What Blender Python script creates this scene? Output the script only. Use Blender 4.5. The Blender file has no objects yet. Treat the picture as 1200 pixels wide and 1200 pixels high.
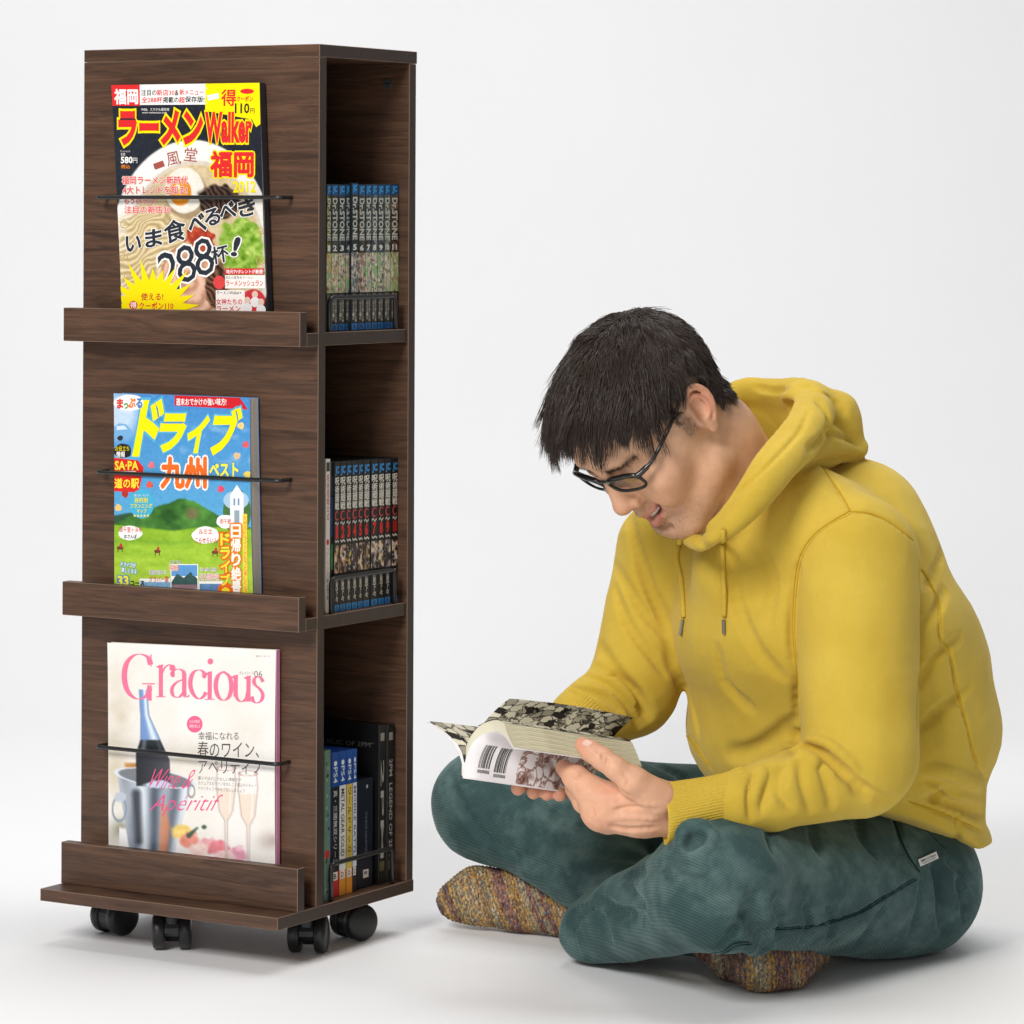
import bpy, bmesh, math, random
import numpy as np
from mathutils import Vector, Matrix

scene = bpy.context.scene
C = scene.collection
# ------------------------------------------------------------------ camera
FPX, YH, ROLL, HC = 4189.86, 264.2, 0.0043, 0.8819      # focal length in photo pixels, horizon row, roll, lens height
cam_d = bpy.data.cameras.new('camera'); cam = bpy.data.objects.new('camera', cam_d); C.objects.link(cam)
cam_d.sensor_width = 36.0; cam_d.lens = FPX / 1200 * 36.0
cam_d.shift_y = -(600 - YH) / 1200; cam_d.shift_x = -(600 - YH) * ROLL / 1200
cam_d.clip_start = 0.1; cam_d.clip_end = 60
cam.location = (0, 0, HC); cam.rotation_euler = (math.radians(90), -ROLL, 0)
scene.camera = cam
# ------------------------------------------------------------------ studio light
world = bpy.data.worlds.new('World'); scene.world = world; world.use_nodes = True
world.node_tree.nodes['Background'].inputs[0].default_value = (1.0, 1.0, 1.0, 1)
world.node_tree.nodes['Background'].inputs[1].default_value = 0.13
def area(name, loc, target, sx, sy, power, col=(1, 1, 1)):
    l = bpy.data.lights.new(name, 'AREA'); l.shape = 'RECTANGLE'; l.size = sx; l.size_y = sy; l.energy = power; l.color = col
    o = bpy.data.objects.new(name, l); C.objects.link(o); o.location = loc
    o.rotation_euler = (Vector(target) - Vector(loc)).to_track_quat('-Z', 'Y').to_euler()
    return o
area('softbox_key', (-1.7, 0.9, 2.8), (0.1, 4.4, 0.75), 1.3, 1.3, 142, (1, 0.985, 0.965))
area('softbox_top', (0.5, 5.0, 3.5), (0.3, 4.7, 0.0), 2.8, 2.2, 72, (1, 1, 1))
area('softbox_fill', (-0.7, 0.2, 1.1), (0.2, 4.3, 0.5), 1.2, 1.2, 13, (1, 0.99, 0.98))
area('backdrop_lamp', (-2.2, 5.7, 3.4), (-1.0, 7.7, 1.2), 1.6, 0.8, 20, (1, 1, 1))
scene.view_settings.view_transform = 'Standard'; scene.view_settings.look = 'None'
scene.view_settings.exposure = 0.06; scene.view_settings.gamma = 1.0; scene.view_settings.use_curve_mapping = False
scene.cycles.max_bounces = 8; scene.cycles.use_denoising = True

# ------------------------------------------------------------------ measuring helpers (photo pixel -> point in the room)
def ray(px, py):
    du, dv = px - 600, py - 600
    c, s = math.cos(ROLL), math.sin(ROLL)
    u = du * c + dv * s; v = -du * s + dv * c - (YH - 600)
    return u / FPX, -v / FPX
def W(px, py, Y):                       # millimetres
    a, b = ray(px, py)
    return np.array((a * Y, Y, b * Y + HC)) * 1000.0

# ------------------------------------------------------------------ object helpers
def link(o, parent=None, **props):
    C.objects.link(o)
    if parent is not None: o.parent = parent
    for k, v in props.items(): o[k] = v
    return o
def empty(name, loc=(0, 0, 0), rz=0.0, **props):
    o = bpy.data.objects.new(name, None); o.empty_display_size = 0.05
    link(o, **props); o.location = loc; o.rotation_euler = (0, 0, rz)
    return o
def mesh_obj(name, verts, faces, mats=(), parent=None, smooth=False, mat_idx=None, **props):
    me = bpy.data.meshes.new(name); me.from_pydata([tuple(v) for v in verts], [], [tuple(f) for f in faces]); me.update()
    for m in (mats if isinstance(mats, (list, tuple)) else [mats]): me.materials.append(m)
    if mat_idx is not None: me.polygons.foreach_set('material_index', mat_idx)
    if smooth: me.polygons.foreach_set('use_smooth', [True] * len(me.polygons))
    o = bpy.data.objects.new(name, me)
    return link(o, parent, **props)
def bm_obj(name, bm, mats=(), parent=None, smooth=False, **props):
    me = bpy.data.meshes.new(name); bm.to_mesh(me); bm.free()
    for m in (mats if isinstance(mats, (list, tuple)) else [mats]): me.materials.append(m)
    if smooth: me.polygons.foreach_set('use_smooth', [True] * len(me.polygons))
    o = bpy.data.objects.new(name, me)
    return link(o, parent, **props)
def box(name, lo, hi, mats, parent=None, bevel=0.0006, **props):
    """box with chamfered edges; a second material, if given, sits on the chamfers"""
    bm = bmesh.new(); bmesh.ops.create_cube(bm, size=1.0)
    lo, hi = Vector(lo), Vector(hi)
    c = (lo + hi) / 2
    for v in bm.verts: v.co = Vector((v.co.x * (hi.x - lo.x), v.co.y * (hi.y - lo.y), v.co.z * (hi.z - lo.z)))
    mats = list(mats) if isinstance(mats, (list, tuple)) else [mats]
    if bevel > 0:
        bmesh.ops.bevel(bm, geom=bm.edges[:], offset=bevel, segments=1, affect='EDGES', profile=0.5, material=1 if len(mats) > 1 else -1)
    if len(mats) > 2:                                             # plain edge band on the narrow ends
        for f in bm.faces:
            if abs(f.normal.x) > 0.9 and f.material_index == 0: f.material_index = 2
    o = bm_obj(name, bm, mats, parent, **props); o.location = c
    return o
def tube(pts, r, n=8, closed=False, caps=True):
    """swept tube along points -> verts, faces; r may be a list"""
    P = [Vector(p) for p in pts]; m = len(P); R = r if isinstance(r, (list, tuple)) else [r] * m
    T = []
    for i in range(m):
        a = P[(i - 1) % m] if (closed or i > 0) else P[i]; b = P[(i + 1) % m] if (closed or i < m - 1) else P[i]
        T.append((b - a).normalized())
    up = Vector((0, 0, 1)) if abs(T[0].z) < 0.9 else Vector((1, 0, 0))
    N = (up - T[0] * up.dot(T[0])).normalized()
    vs, fs = [], []
    for i in range(m):
        N = (N - T[i] * N.dot(T[i])).normalized(); B = T[i].cross(N)
        for k in range(n):
            a = 2 * math.pi * k / n
            vs.append(P[i] + (N * math.cos(a) + B * math.sin(a)) * R[i])
    for i in range(m if closed else m - 1):
        j = (i + 1) % m
        for k in range(n):
            fs.append((i * n + k, i * n + (k + 1) % n, j * n + (k + 1) % n, j * n + k))
    if caps and not closed:
        fs.append(tuple(range(n - 1, -1, -1))); fs.append(tuple((m - 1) * n + k for k in range(n)))
    return vs, fs
def smooth_path(pts, sub=6):
    P = [np.array(p, float) for p in pts]; out = []
    for i in range(len(P) - 1):
        p0 = P[max(i - 1, 0)]; p1 = P[i]; p2 = P[i + 1]; p3 = P[min(i + 2, len(P) - 1)]
        for k in range(sub):
            t = k / sub
            out.append(0.5 * ((2 * p1) + (-p0 + p2) * t + (2 * p0 - 5 * p1 + 4 * p2 - p3) * t * t + (-p0 + 3 * p1 - 3 * p2 + p3) * t ** 3))
    out.append(P[-1]); return out

# ------------------------------------------------------------------ materials
def mat(name, col=(0.5, 0.5, 0.5), rough=0.5, metal=0.0, spec=0.5):
    m = bpy.data.materials.new(name); m.use_nodes = True
    b = m.node_tree.nodes['Principled BSDF']
    b.inputs['Base Color'].default_value = (*col, 1); b.inputs['Roughness'].default_value = rough
    b.inputs['Metallic'].default_value = metal; b.inputs['Specular IOR Level'].default_value = spec
    return m
def nodes(m): return m.node_tree.nodes, m.node_tree.links, m.node_tree.nodes['Principled BSDF']
def nd(m, typ, **kw):
    n = m.node_tree.nodes.new(typ)
    for k, v in kw.items(): setattr(n, k, v)
    return n
def ramp(m, stops):
    r = nd(m, 'ShaderNodeValToRGB'); e = r.color_ramp.elements
    while len(e) < len(stops): e.new(0.5)
    for i, (p, c) in enumerate(stops): e[i].position = p; e[i].color = (*c, 1)
    return r
def mapping(m, scale, coord='Object', loc=(0, 0, 0), rot=(0, 0, 0)):
    t = nd(m, 'ShaderNodeTexCoord'); mp = nd(m, 'ShaderNodeMapping')
    mp.inputs['Scale'].default_value = scale; mp.inputs['Location'].default_value = loc; mp.inputs['Rotation'].default_value = rot
    m.node_tree.links.new(t.outputs[coord], mp.inputs[0]); return mp
def noise(m, vec, scale, detail=4, rough=0.55, dist=0.0):
    n = nd(m, 'ShaderNodeTexNoise'); n.inputs['Scale'].default_value = scale; n.inputs['Detail'].default_value = detail
    n.inputs['Roughness'].default_value = rough; n.inputs['Distortion'].default_value = dist
    if vec is not None: m.node_tree.links.new(vec, n.inputs['Vector'])
    return n
def bump(m, height, strength, distance=0.001):
    b = nd(m, 'ShaderNodeBump'); b.inputs['Strength'].default_value = strength; b.inputs['Distance'].default_value = distance
    m.node_tree.links.new(height, b.inputs['Height']); m.node_tree.links.new(b.outputs[0], m.node_tree.nodes['Principled BSDF'].inputs['Normal'])
    return b
def mixc(m, fac, a, b, mode='MIX'):
    x = nd(m, 'ShaderNodeMix', data_type='RGBA', blend_type=mode)
    for s, v in ((x.inputs[0], fac), (x.inputs[6], a), (x.inputs[7], b)):
        if hasattr(v, 'links') or isinstance(v, bpy.types.NodeSocket): m.node_tree.links.new(v, s)
        elif isinstance(v, (int, float)): s.default_value = v
        else: s.default_value = (*v, 1)
    return x.outputs[2]
def srgb(r, g, b):
    f = lambda c: (c / 255) / 12.92 if c / 255 <= 0.04045 else ((c / 255 + 0.055) / 1.055) ** 2.4
    return (f(r), f(g), f(b))

def wood(name, loc, vertical=False):
    """dark walnut laminate: stretched grain lines with cathedral swirls"""
    m = mat(name, (0.1, 0.06, 0.04), 0.42, spec=0.4)
    N, L, B = nodes(m)
    sc = (0.75, 1.0, 15.0) if not vertical else (15.0, 15.0, 0.75)
    mp = mapping(m, sc, loc=loc)
    big = noise(m, mp.outputs[0], 2.6, 3, 0.5, 1.3)
    wv = nd(m, 'ShaderNodeMapping'); wv.inputs['Scale'].default_value = (1, 1, 1)
    mix = nd(m, 'ShaderNodeVectorMath', operation='MULTIPLY_ADD')
    L.new(big.outputs['Color'], mix.inputs[0]); mix.inputs[1].default_value = (0.5, 0.5, 0.5); L.new(mp.outputs[0], mix.inputs[2])
    mid = noise(m, mix.outputs[0], 9.0, 5, 0.65, 0.6)
    fine_map = mapping(m, (9, 20, 330) if not vertical else (330, 330, 9), loc=loc)
    fine = noise(m, fine_map.outputs[0], 2.2, 3, 0.7)
    r1 = ramp(m, [(0.26, srgb(54, 38, 29)), (0.43, srgb(77, 55, 42)), (0.56, srgb(92, 66, 50)), (0.78, srgb(112, 82, 61))])
    L.new(mid.outputs[0], r1.inputs[0])
    r2 = ramp(m, [(0.30, (0.55, 0.52, 0.50)), (0.55, (1, 1, 1))])
    L.new(fine.outputs[0], r2.inputs[0])
    col = mixc(m, 0.55, r1.outputs[0], r2.outputs[0], 'MULTIPLY')
    L.new(col, B.inputs['Base Color'])
    rr = nd(m, 'ShaderNodeMapRange'); rr.inputs[3].default_value = 0.36; rr.inputs[4].default_value = 0.52
    L.new(fine.outputs[0], rr.inputs[0]); L.new(rr.outputs[0], B.inputs['Roughness'])
    bump(m, fine.outputs[0], 0.12, 0.0004)
    return m

# ------------------------------------------------------------------ seamless studio sweep
m_paper = mat('studio_paper', (0.86, 0.86, 0.87), 0.62, spec=0.25)
_mp = mapping(m_paper, (1, 1, 1)); _n = noise(m_paper, _mp.outputs[0], 3.0, 5, 0.6); _n2 = noise(m_paper, _mp.outputs[0], 160, 3, 0.6)
m_paper.node_tree.links.new(mixc(m_paper, _n.outputs[0], (0.87, 0.87, 0.88), (0.90, 0.90, 0.905)), nodes(m_paper)[2].inputs['Base Color'])
bump(m_paper, _n2.outputs[0], 0.04, 0.0006)
prof = [(-1.5, 0.0), (6.2, 0.0)]
for k in range(1, 17):
    a = math.radians(90 * k / 16); prof.append((6.2 + 1.5 * math.sin(a), 1.5 - 1.5 * math.cos(a)))
prof.append((7.7, 5.0))
vs, fs = [], []
for (y, z) in prof: vs += [(-7, y, z), (7, y, z)]
for i in range(len(prof) - 1): fs.append((2 * i, 2 * i + 1, 2 * i + 3, 2 * i + 2))
mesh_obj('backdrop', vs, fs, m_paper, smooth=True, kind='structure', label='seamless pale grey studio paper sweeping from floor to wall')
# ------------------------------------------------------------------ the rack
TH = 0.5392; RW, RD = 0.3528, 0.2149
Z0 = 0.0676                                     # upper face of the base board
RX0, RY0 = -0.23184, 4.26481                    # near front corner of the body
cR, sR = math.cos(TH), math.sin(TH)
RACK_O = np.array((RX0 - RW / 2 * cR, RY0 + RW / 2 * sR, 0.0))      # middle of the front face, on the floor
rack = empty('magazine_rack', RACK_O, -TH, label='tall dark walnut magazine rack on black casters', category='rack')
def to_rack(p):                                  # world (m) -> rack local
    d = np.array(p) - RACK_O
    return np.array((d[0] * cR - d[1] * sR, d[0] * sR + d[1] * cR, d[2]))
def on_front(px, py, b):                         # pixel -> local (x, z) on the plane y = b
    a_, b_ = ray(px, py); d = np.array((a_, 1.0, b_)); o = np.array((0, 0, HC))
    lo, ld = to_rack(o), to_rack(o + d) - to_rack(o)
    t = (b - lo[1]) / ld[1]; p = lo + ld * t
    return p[0], p[2]
def on_side(px, py, x):                          # pixel -> local (y, z) on the plane x = const
    a_, b_ = ray(px, py); d = np.array((a_, 1.0, b_)); o = np.array((0, 0, HC))
    lo, ld = to_rack(o), to_rack(o + d) - to_rack(o)
    t = (x - lo[0]) / ld[0]; p = lo + ld * t
    return p[1], p[2]
m_edge = mat('laminate_edge', srgb(128, 103, 84), 0.6)
m_band = mat('edge_band', srgb(66, 52, 44), 0.5)
_mp = mapping(m_band, (60, 60, 1.5)); _n = noise(m_band, _mp.outputs[0], 3, 4, 0.6); m_band.node_tree.links.new(mixc(m_band, _n.outputs[0], srgb(48, 37, 31), srgb(66, 52, 43)), nodes(m_band)[2].inputs['Base Color'])
m_black = mat('black_wire', (0.012, 0.012, 0.012), 0.33, spec=0.6)
m_plast = mat('black_plastic', (0.014, 0.014, 0.015), 0.38, spec=0.5)
_mp = mapping(m_plast, (1, 1, 1)); _n = noise(m_plast, _mp.outputs[0], 900, 2); bump(m_plast, _n.outputs[0], 0.15, 0.0003)
woods = [wood('walnut_laminate', (i * 3.7, i * 1.9, i * 5.3)) for i in range(7)]
hw = RW / 2
box('top_board', (-hw, 0, Z0 + 1.0148), (hw, RD + 0.002, Z0 + 1.030), [woods[0], m_edge, m_band], rack)
box('base_board', (-hw, -0.0802, Z0 - 0.0148), (hw, RD + 0.002, Z0), [woods[1], m_edge, m_band], rack)
box('front_panel', (-hw, 0, Z0 + 0.0004), (hw, 0.0155, Z0 + 1.0144), [woods[2], m_edge, m_band], rack)
box('back_panel', (-hw, RD - 0.0155, Z0 + 0.0004), (hw, RD, Z0 + 1.0144), [woods[3], m_edge, m_band], rack)
box('divider', (-0.012, 0.016, Z0 + 0.0004), (0.003, RD - 0.016, Z0 + 1.0144), [woods[4], m_edge, m_band], rack)
S1, S2 = Z0 + 0.6852, Z0 + 0.346
for s in (S1, S2):
    box('shelf', (0.0035, 0.016, s - 0.0158), (hw - 0.0022, RD - 0.016, s), [woods[5], m_edge, m_band], rack)
    box('shelf', (-hw + 0.0022, 0.016, s - 0.0158), (-0.0125, RD - 0.016, s), [woods[5], m_edge, m_band], rack)
for k, (zt, zb, plate) in enumerate(((0.7105, 0.6694, 0.6852), (0.3727, 0.3314, 0.346), (0.0514, 0.0004, None))):
    lip = box('ledge_board', (-hw, -0.0391, Z0 + zb), (hw, -0.0243, Z0 + zt), [woods[(k * 2 + 6) % 7], m_edge, m_band], rack)
    if plate: box('ledge_plate', (-hw, -0.0241, Z0 + zb), (hw, -0.0002, Z0 + plate), [woods[(k + 3) % 7], m_edge, m_band], rack)
# cam-lock cover inside the top bay
y_, z_ = on_front(454.5, 98, RD - 0.0157)
bm = bmesh.new(); bmesh.ops.create_cone(bm, cap_ends=True, segments=24, radius1=0.0065, radius2=0.0058, depth=0.002)
bmesh.ops.rotate(bm, verts=bm.verts, cent=(0, 0, 0), matrix=Matrix.Rotation(math.radians(90), 3, 'X'))
o = bm_obj('screw_cap', bm, mat('grey_cap', (0.05, 0.05, 0.052), 0.4), rack); o.location = (y_, RD - 0.0165, z_)
bm = bmesh.new(); bmesh.ops.create_cube(bm, size=1)
for v in bm.verts: v.co = Vector((v.co.x * 0.007, v.co.y * 0.0006, v.co.z * 0.0012))
o2 = bm_obj('screw_slot', bm, m_plast, o); o2.location = (0, -0.0012, 0)
# magazine bars
def round_poly(pts, r, n=5):
    P = [Vector(p) for p in pts]; out = [P[0]]
    for i in range(1, len(P) - 1):
        a, b, c = P[i - 1], P[i], P[i + 1]
        u = (a - b).normalized(); v = (c - b).normalized()
        s, e = b + u * r, b + v * r
        for k in range(n + 1):
            t = k / n; out.append(s * (1 - t) ** 2 + b * 2 * t * (1 - t) + e * t * t)
    out.append(P[-1]); return out
BAR_Y = -0.0245
for (lx, ly, rx, ry) in ((127, 230.5, 342, 232.5), (127, 551, 341, 563), (127, 871.5, 339, 893.5)):
    x0, z0 = on_front(lx, ly, 0.0); x1, z1 = on_front(rx, ry, 0.0); z = (z0 + z1) / 2
    v, f = tube(round_poly([(x0, 0.004, z), (x0, BAR_Y, z), (x1, BAR_Y, z), (x1, 0.004, z)], 0.007), 0.0025, 10)
    mesh_obj('magazine_bar', v, f, m_black, rack, smooth=True)
# wire book guards
for (zt, pts) in ((S1, ((386, 349), (463, 347))), (S2, ((388, 679), (462, 667))), (Z0, ((388, 1012), (459.5, 994.5)))):
    X = hw - 0.0055
    (y0, z0), (y1, z1) = on_side(*pts[0], X), on_side(*pts[1], X)
    z = (z0 + z1) / 2
    v, f = tube(round_poly([(X, y0, zt - 0.004), (X, y0, z), (X, y1, z), (X, y1, zt - 0.004)], 0.008), 0.0029, 10)
    mesh_obj('book_guard', v, f, m_black, rack, smooth=True)
# casters
def lathe(prof, n=28):
    vs, fs = [], []
    m = len(prof)
    for k in range(n):
        a = 2 * math.pi * k / n
        for (x, r) in prof: vs.append((x, r * math.cos(a), r * math.sin(a)))
    for k in range(n):
        j = (k + 1) % n
        for i in range(m - 1): fs.append((k * m + i, j * m + i, j * m + i + 1, k * m + i + 1))
    return vs, fs
def caster(x, y, ang):
    root_h = 0.053
    M = Matrix.Translation((x, y, 0)) @ Matrix.Rotation(ang, 4, 'Z')
    R = 0.0225; off = 0.012; cz = R + 0.0004          # axle height, trail
    # housing hood between and over the wheels (wheel axis is local x)
    bm = bmesh.new()
    prof = []
    for k in range(15):
        a = math.radians(-50 + 230 * k / 14); prof.append((off + math.cos(a) * 0.0195, cz + math.sin(a) * 0.0205))
    prof += [(off - 0.012, cz - 0.005), (off + 0.008, cz - 0.010)]
    loop0 = [bm.verts.new((-0.0085, p[0], p[1])) for p in prof]; loop1 = [bm.verts.new((0.0085, p[0], p[1])) for p in prof]
    bm.faces.new(loop0); bm.faces.new(loop1[::-1])
    for i in range(len(prof)):
        j = (i + 1) % len(prof); bm.faces.new((loop0[j], loop0[i], loop1[i], loop1[j]))
    bmesh.ops.recalc_face_normals(bm, faces=bm.faces)
    bmesh.ops.transform(bm, matrix=M, verts=bm.verts)
    cas = bm_obj('caster', bm, m_plast, rack)
    # stem and mounting plate
    v, f = tube([(0, 0, 0.034), (0, 0, 0.0515)], 0.0085, 16); mesh_obj('stem', [M @ p for p in v], f, m_plast, cas, smooth=False)
    for s in (-1, 1):
        pr = [(0.009 * s, 0.004), (0.009 * s, R - 0.002), (0.0105 * s, R), (0.020 * s, R), (0.0225 * s, R - 0.0018), (0.0232 * s, R - 0.005), (0.0236 * s, R - 0.006), (0.0245 * s, 0.008), (0.0246 * s, 0.0)]
        v, f = lathe(pr); v = [M @ Vector((p[0], p[1] + off, p[2] + cz)) for p in v]
        mesh_obj('wheel', v, f, m_plast, cas, smooth=True)
for (x, y, a) in ((hw - 0.040, 0.040, math.radians(25)), (hw - 0.040, 0.160, math.radians(158)), (-hw + 0.042, 0.030, math.radians(165)), (-hw + 0.040, 0.160, math.radians(60)), (-0.014, -0.030, math.radians(35))):
    caster(x, y, a)
# ------------------------------------------------------------------ sculpting kit: distance fields on a grid, then a quad surface
def V(*a): return np.array(a, float)
def unit(v): v = np.asarray(v, float); return v / (np.linalg.norm(v) + 1e-12)
def smin(a, b, k):
    if k <= 0: return np.minimum(a, b)
    h = np.clip(0.5 + 0.5 * (b - a) / k, 0, 1)
    return b + (a - b) * h - k * h * (1 - h)
FOLD = 1.7
class Field:
    def __init__(s, lo, hi, h):
        s.lo = np.array(lo, float); s.h = h
        s.n = np.ceil((np.array(hi) - s.lo) / h).astype(int) + 1
        s.D = np.full(s.n, 40.0, np.float32)
        s.ax = [s.lo[i] + h * np.arange(s.n[i]) for i in range(3)]
    def region(s, lo, hi):
        a = np.maximum(np.floor((lo - s.lo) / s.h).astype(int), 0); b = np.minimum(np.ceil((hi - s.lo) / s.h).astype(int) + 1, s.n)
        if np.any(b <= a): return None
        sl = tuple(slice(a[i], b[i]) for i in range(3))
        X = s.ax[0][sl[0]].astype(np.float32)[:, None, None]; Y = s.ax[1][sl[1]].astype(np.float32)[None, :, None]; Z = s.ax[2][sl[2]].astype(np.float32)[None, None, :]
        return sl, X, Y, Z
    def _put(s, sl, d, k, mode):
        if mode == 'add': s.D[sl] = smin(s.D[sl], d, k)
        elif mode == 'sub': s.D[sl] = -smin(-s.D[sl], d, k)
        elif mode == 'and': s.D[sl] = -smin(-s.D[sl], -d, k)
    def cone(s, a, b, r1, r2=None, k=0, mode='add', flat=None):
        """round cone from a to b; flat=(axis, factor) squashes its section along axis"""
        r2 = r1 if r2 is None else r2
        a = np.asarray(a, float); b = np.asarray(b, float); m = max(r1, r2) + k + 12
        if flat is not None: m *= max(1.0, 1.0 / flat[1]) if flat[1] < 1 else 1.0
        g = s.region(np.minimum(a, b) - m, np.maximum(a, b) + m)
        if g is None: return
        sl, X, Y, Z = g; ba = b - a; L2 = float(ba @ ba) + 1e-9
        px, py, pz = X - a[0], Y - a[1], Z - a[2]
        t = np.clip((px * ba[0] + py * ba[1] + pz * ba[2]) / L2, 0, 1)
        dx, dy, dz = px - t * ba[0], py - t * ba[1], pz - t * ba[2]
        q = dx * dx + dy * dy + dz * dz
        if flat is not None:
            n, fct = unit(flat[0]), flat[1]; e = dx * n[0] + dy * n[1] + dz * n[2]
            q = q + e * e * (1 / fct ** 2 - 1)
        d = np.sqrt(np.maximum(q, 0)) - (r1 + (r2 - r1) * t)
        if flat is not None: d = d * min(1.0, 0.5 + 0.5 * flat[1])
        s._put(sl, d.astype(np.float32), k, mode)
    def chain(s, pts, rs, k=0, kk=6, mode='add', flat=None):
        """tube through points: the pieces blended first, then put in once"""
        pts = [np.asarray(p, float) for p in pts]
        rs = [rs] * len(pts) if np.isscalar(rs) else rs
        m = max(rs) + k + 12
        P = np.array(pts); g = s.region(P.min(0) - m, P.max(0) + m)
        if g is None: return
        sl, X, Y, Z = g; D = None
        for i in range(len(pts) - 1):
            a, b = pts[i], pts[i + 1]; ba = b - a; L2 = float(ba @ ba) + 1e-9
            px, py, pz = X - a[0], Y - a[1], Z - a[2]
            t = np.clip((px * ba[0] + py * ba[1] + pz * ba[2]) / L2, 0, 1)
            dx, dy, dz = px - t * ba[0], py - t * ba[1], pz - t * ba[2]
            q = dx * dx + dy * dy + dz * dz
            if flat is not None:
                n, fct = unit(flat[0]), flat[1]; e = dx * n[0] + dy * n[1] + dz * n[2]; q = q + e * e * (1 / fct ** 2 - 1)
            d = np.sqrt(q) - (rs[i] + (rs[i + 1] - rs[i]) * t)
            D = d if D is None else smin(D, d, kk)
        s._put(sl, D.astype(np.float32), k, mode)
    def ell(s, c, r, axes=None, k=0, mode='add'):
        c = np.asarray(c, float); r = np.asarray(r, float); m = r.max() + k + 12
        g = s.region(c - m, c + m)
        if g is None: return
        sl, X, Y, Z = g; px, py, pz = X - c[0], Y - c[1], Z - c[2]
        A = np.eye(3) if axes is None else np.array([unit(v) for v in axes])
        q = [px * A[i][0] + py * A[i][1] + pz * A[i][2] for i in range(3)]
        k0 = np.sqrt(sum((q[i] / r[i]) ** 2 for i in range(3))); k1 = np.sqrt(sum((q[i] / r[i] ** 2) ** 2 for i in range(3)))
        d = k0 * (k0 - 1) / (k1 + 1e-6)
        d = np.where(k0 < 0.05, -r.min(), d)
        s._put(sl, d.astype(np.float32), k, mode)
    def cut(s, p, n, k=0):
        """keep the side that n points away from"""
        n = unit(n); X, Y, Z = s.ax[0][:, None, None], s.ax[1][None, :, None], s.ax[2][None, None, :]
        d = ((X - p[0]) * n[0] + (Y - p[1]) * n[1] + (Z - p[2]) * n[2]).astype(np.float32)
        s.D = -smin(-s.D, -d, k)
    def sample(s, P):
        q = (np.asarray(P, float) - s.lo) / s.h; i = np.clip(np.floor(q).astype(int), 0, s.n - 2); f = np.clip(q - i, 0, 1)
        v = 0
        for a in (0, 1):
            for b in (0, 1):
                for c in (0, 1):
                    w = (f[..., 0] if a else 1 - f[..., 0]) * (f[..., 1] if b else 1 - f[..., 1]) * (f[..., 2] if c else 1 - f[..., 2])
                    v = v + w * s.D[i[..., 0] + a, i[..., 1] + b, i[..., 2] + c]
        return v
    def grad(s, P):
        e = s.h; P = np.asarray(P, float)
        g = np.stack([s.sample(P + e * np.eye(3)[i]) - s.sample(P - e * np.eye(3)[i]) for i in range(3)], -1)
        return g / (np.linalg.norm(g, axis=-1, keepdims=True) + 1e-9)
    def hit(s, px, py, y0=None, y1=None):
        """first surface point met along the line of sight through a photo pixel"""
        a, b = ray(px, py); y0 = s.lo[1] if y0 is None else y0; y1 = s.lo[1] + s.h * (s.n[1] - 1) if y1 is None else y1
        Y = np.arange(y0, y1, s.h * 0.5); P = np.stack([a * Y, Y, b * Y + HC * 1000], -1)
        inside = np.all((P > s.lo) & (P < s.lo + s.h * (s.n - 1)), axis=1)
        v = np.where(inside, s.sample(P), 40.0); k = np.argmax(v < 0)
        if v[k] >= 0: return None
        t = v[k - 1] / (v[k - 1] - v[k] + 1e-9) if k > 0 else 0
        return P[k - 1] * (1 - t) + P[k] * t if k > 0 else P[0]
    def fold(s, pix, r, depth, k=None, mode='sub', sub=4, taper=True):
        """carve (or raise) a fold that runs over the surface through the given photo pixels"""
        pts = []
        for q in smooth_path([(p[0], p[1], 0) for p in pix], sub):
            h = s.hit(q[0], q[1])
            if h is not None: pts.append(h)
        if len(pts) < 2: return
        pts = np.array(pts)
        keep = [0]
        for i in range(1, len(pts)):
            if np.linalg.norm(pts[i] - pts[keep[-1]]) < 60: keep.append(i)
        pts = pts[keep]
        if len(pts) < 2: return
        depth = depth * FOLD; r = max(r * 0.8, depth * 0.75); n = s.grad(pts); m = len(pts)
        tp = np.sin(np.pi * (np.arange(m) + 0.6) / (m + 0.2)) ** 0.6 if taper else np.ones(m)
        if mode == 'sub': c = pts + n * ((r - depth * tp)[:, None] if taper else r - depth)
        else: c = pts - n * ((r - depth * tp)[:, None] if taper else r - depth)
        s.chain(list(c), r, k=depth * 0.8 if k is None else k, kk=3, mode=mode)
    def mesh(s, smooth=0):
        D = s.D; S = D < 0; nx, ny, nz = D.shape
        cnt = np.zeros((nx - 1, ny - 1, nz - 1), np.int8)
        for a in (0, 1):
            for b in (0, 1):
                for c in (0, 1): cnt += S[a:nx - 1 + a, b:ny - 1 + b, c:nz - 1 + c]
        act = (cnt > 0) & (cnt < 8); idx = np.argwhere(act); ID = np.full(act.shape, -1, np.int64); ID[act] = np.arange(len(idx))
        acc = np.zeros((len(idx), 3)); num = np.zeros(len(idx))
        cor = [(a, b, c) for a in (0, 1) for b in (0, 1) for c in (0, 1)]
        val = {c: D[idx[:, 0] + c[0], idx[:, 1] + c[1], idx[:, 2] + c[2]] for c in cor}
        for i, c in enumerate(cor):
            for ax in range(3):
                if c[ax] == 0:
                    d = list(c); d[ax] = 1; d = tuple(d); va, vb = val[c], val[d]; x = (va < 0) != (vb < 0)
                    t = np.where(x, va / np.where(x, va - vb, 1), 0)
                    p = np.array(c, float)[None] + t[:, None] * (np.eye(3)[ax])[None]
                    acc += np.where(x[:, None], p, 0); num += x
        verts = s.lo + (idx + acc / num[:, None]) * s.h
        quads = []
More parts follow.
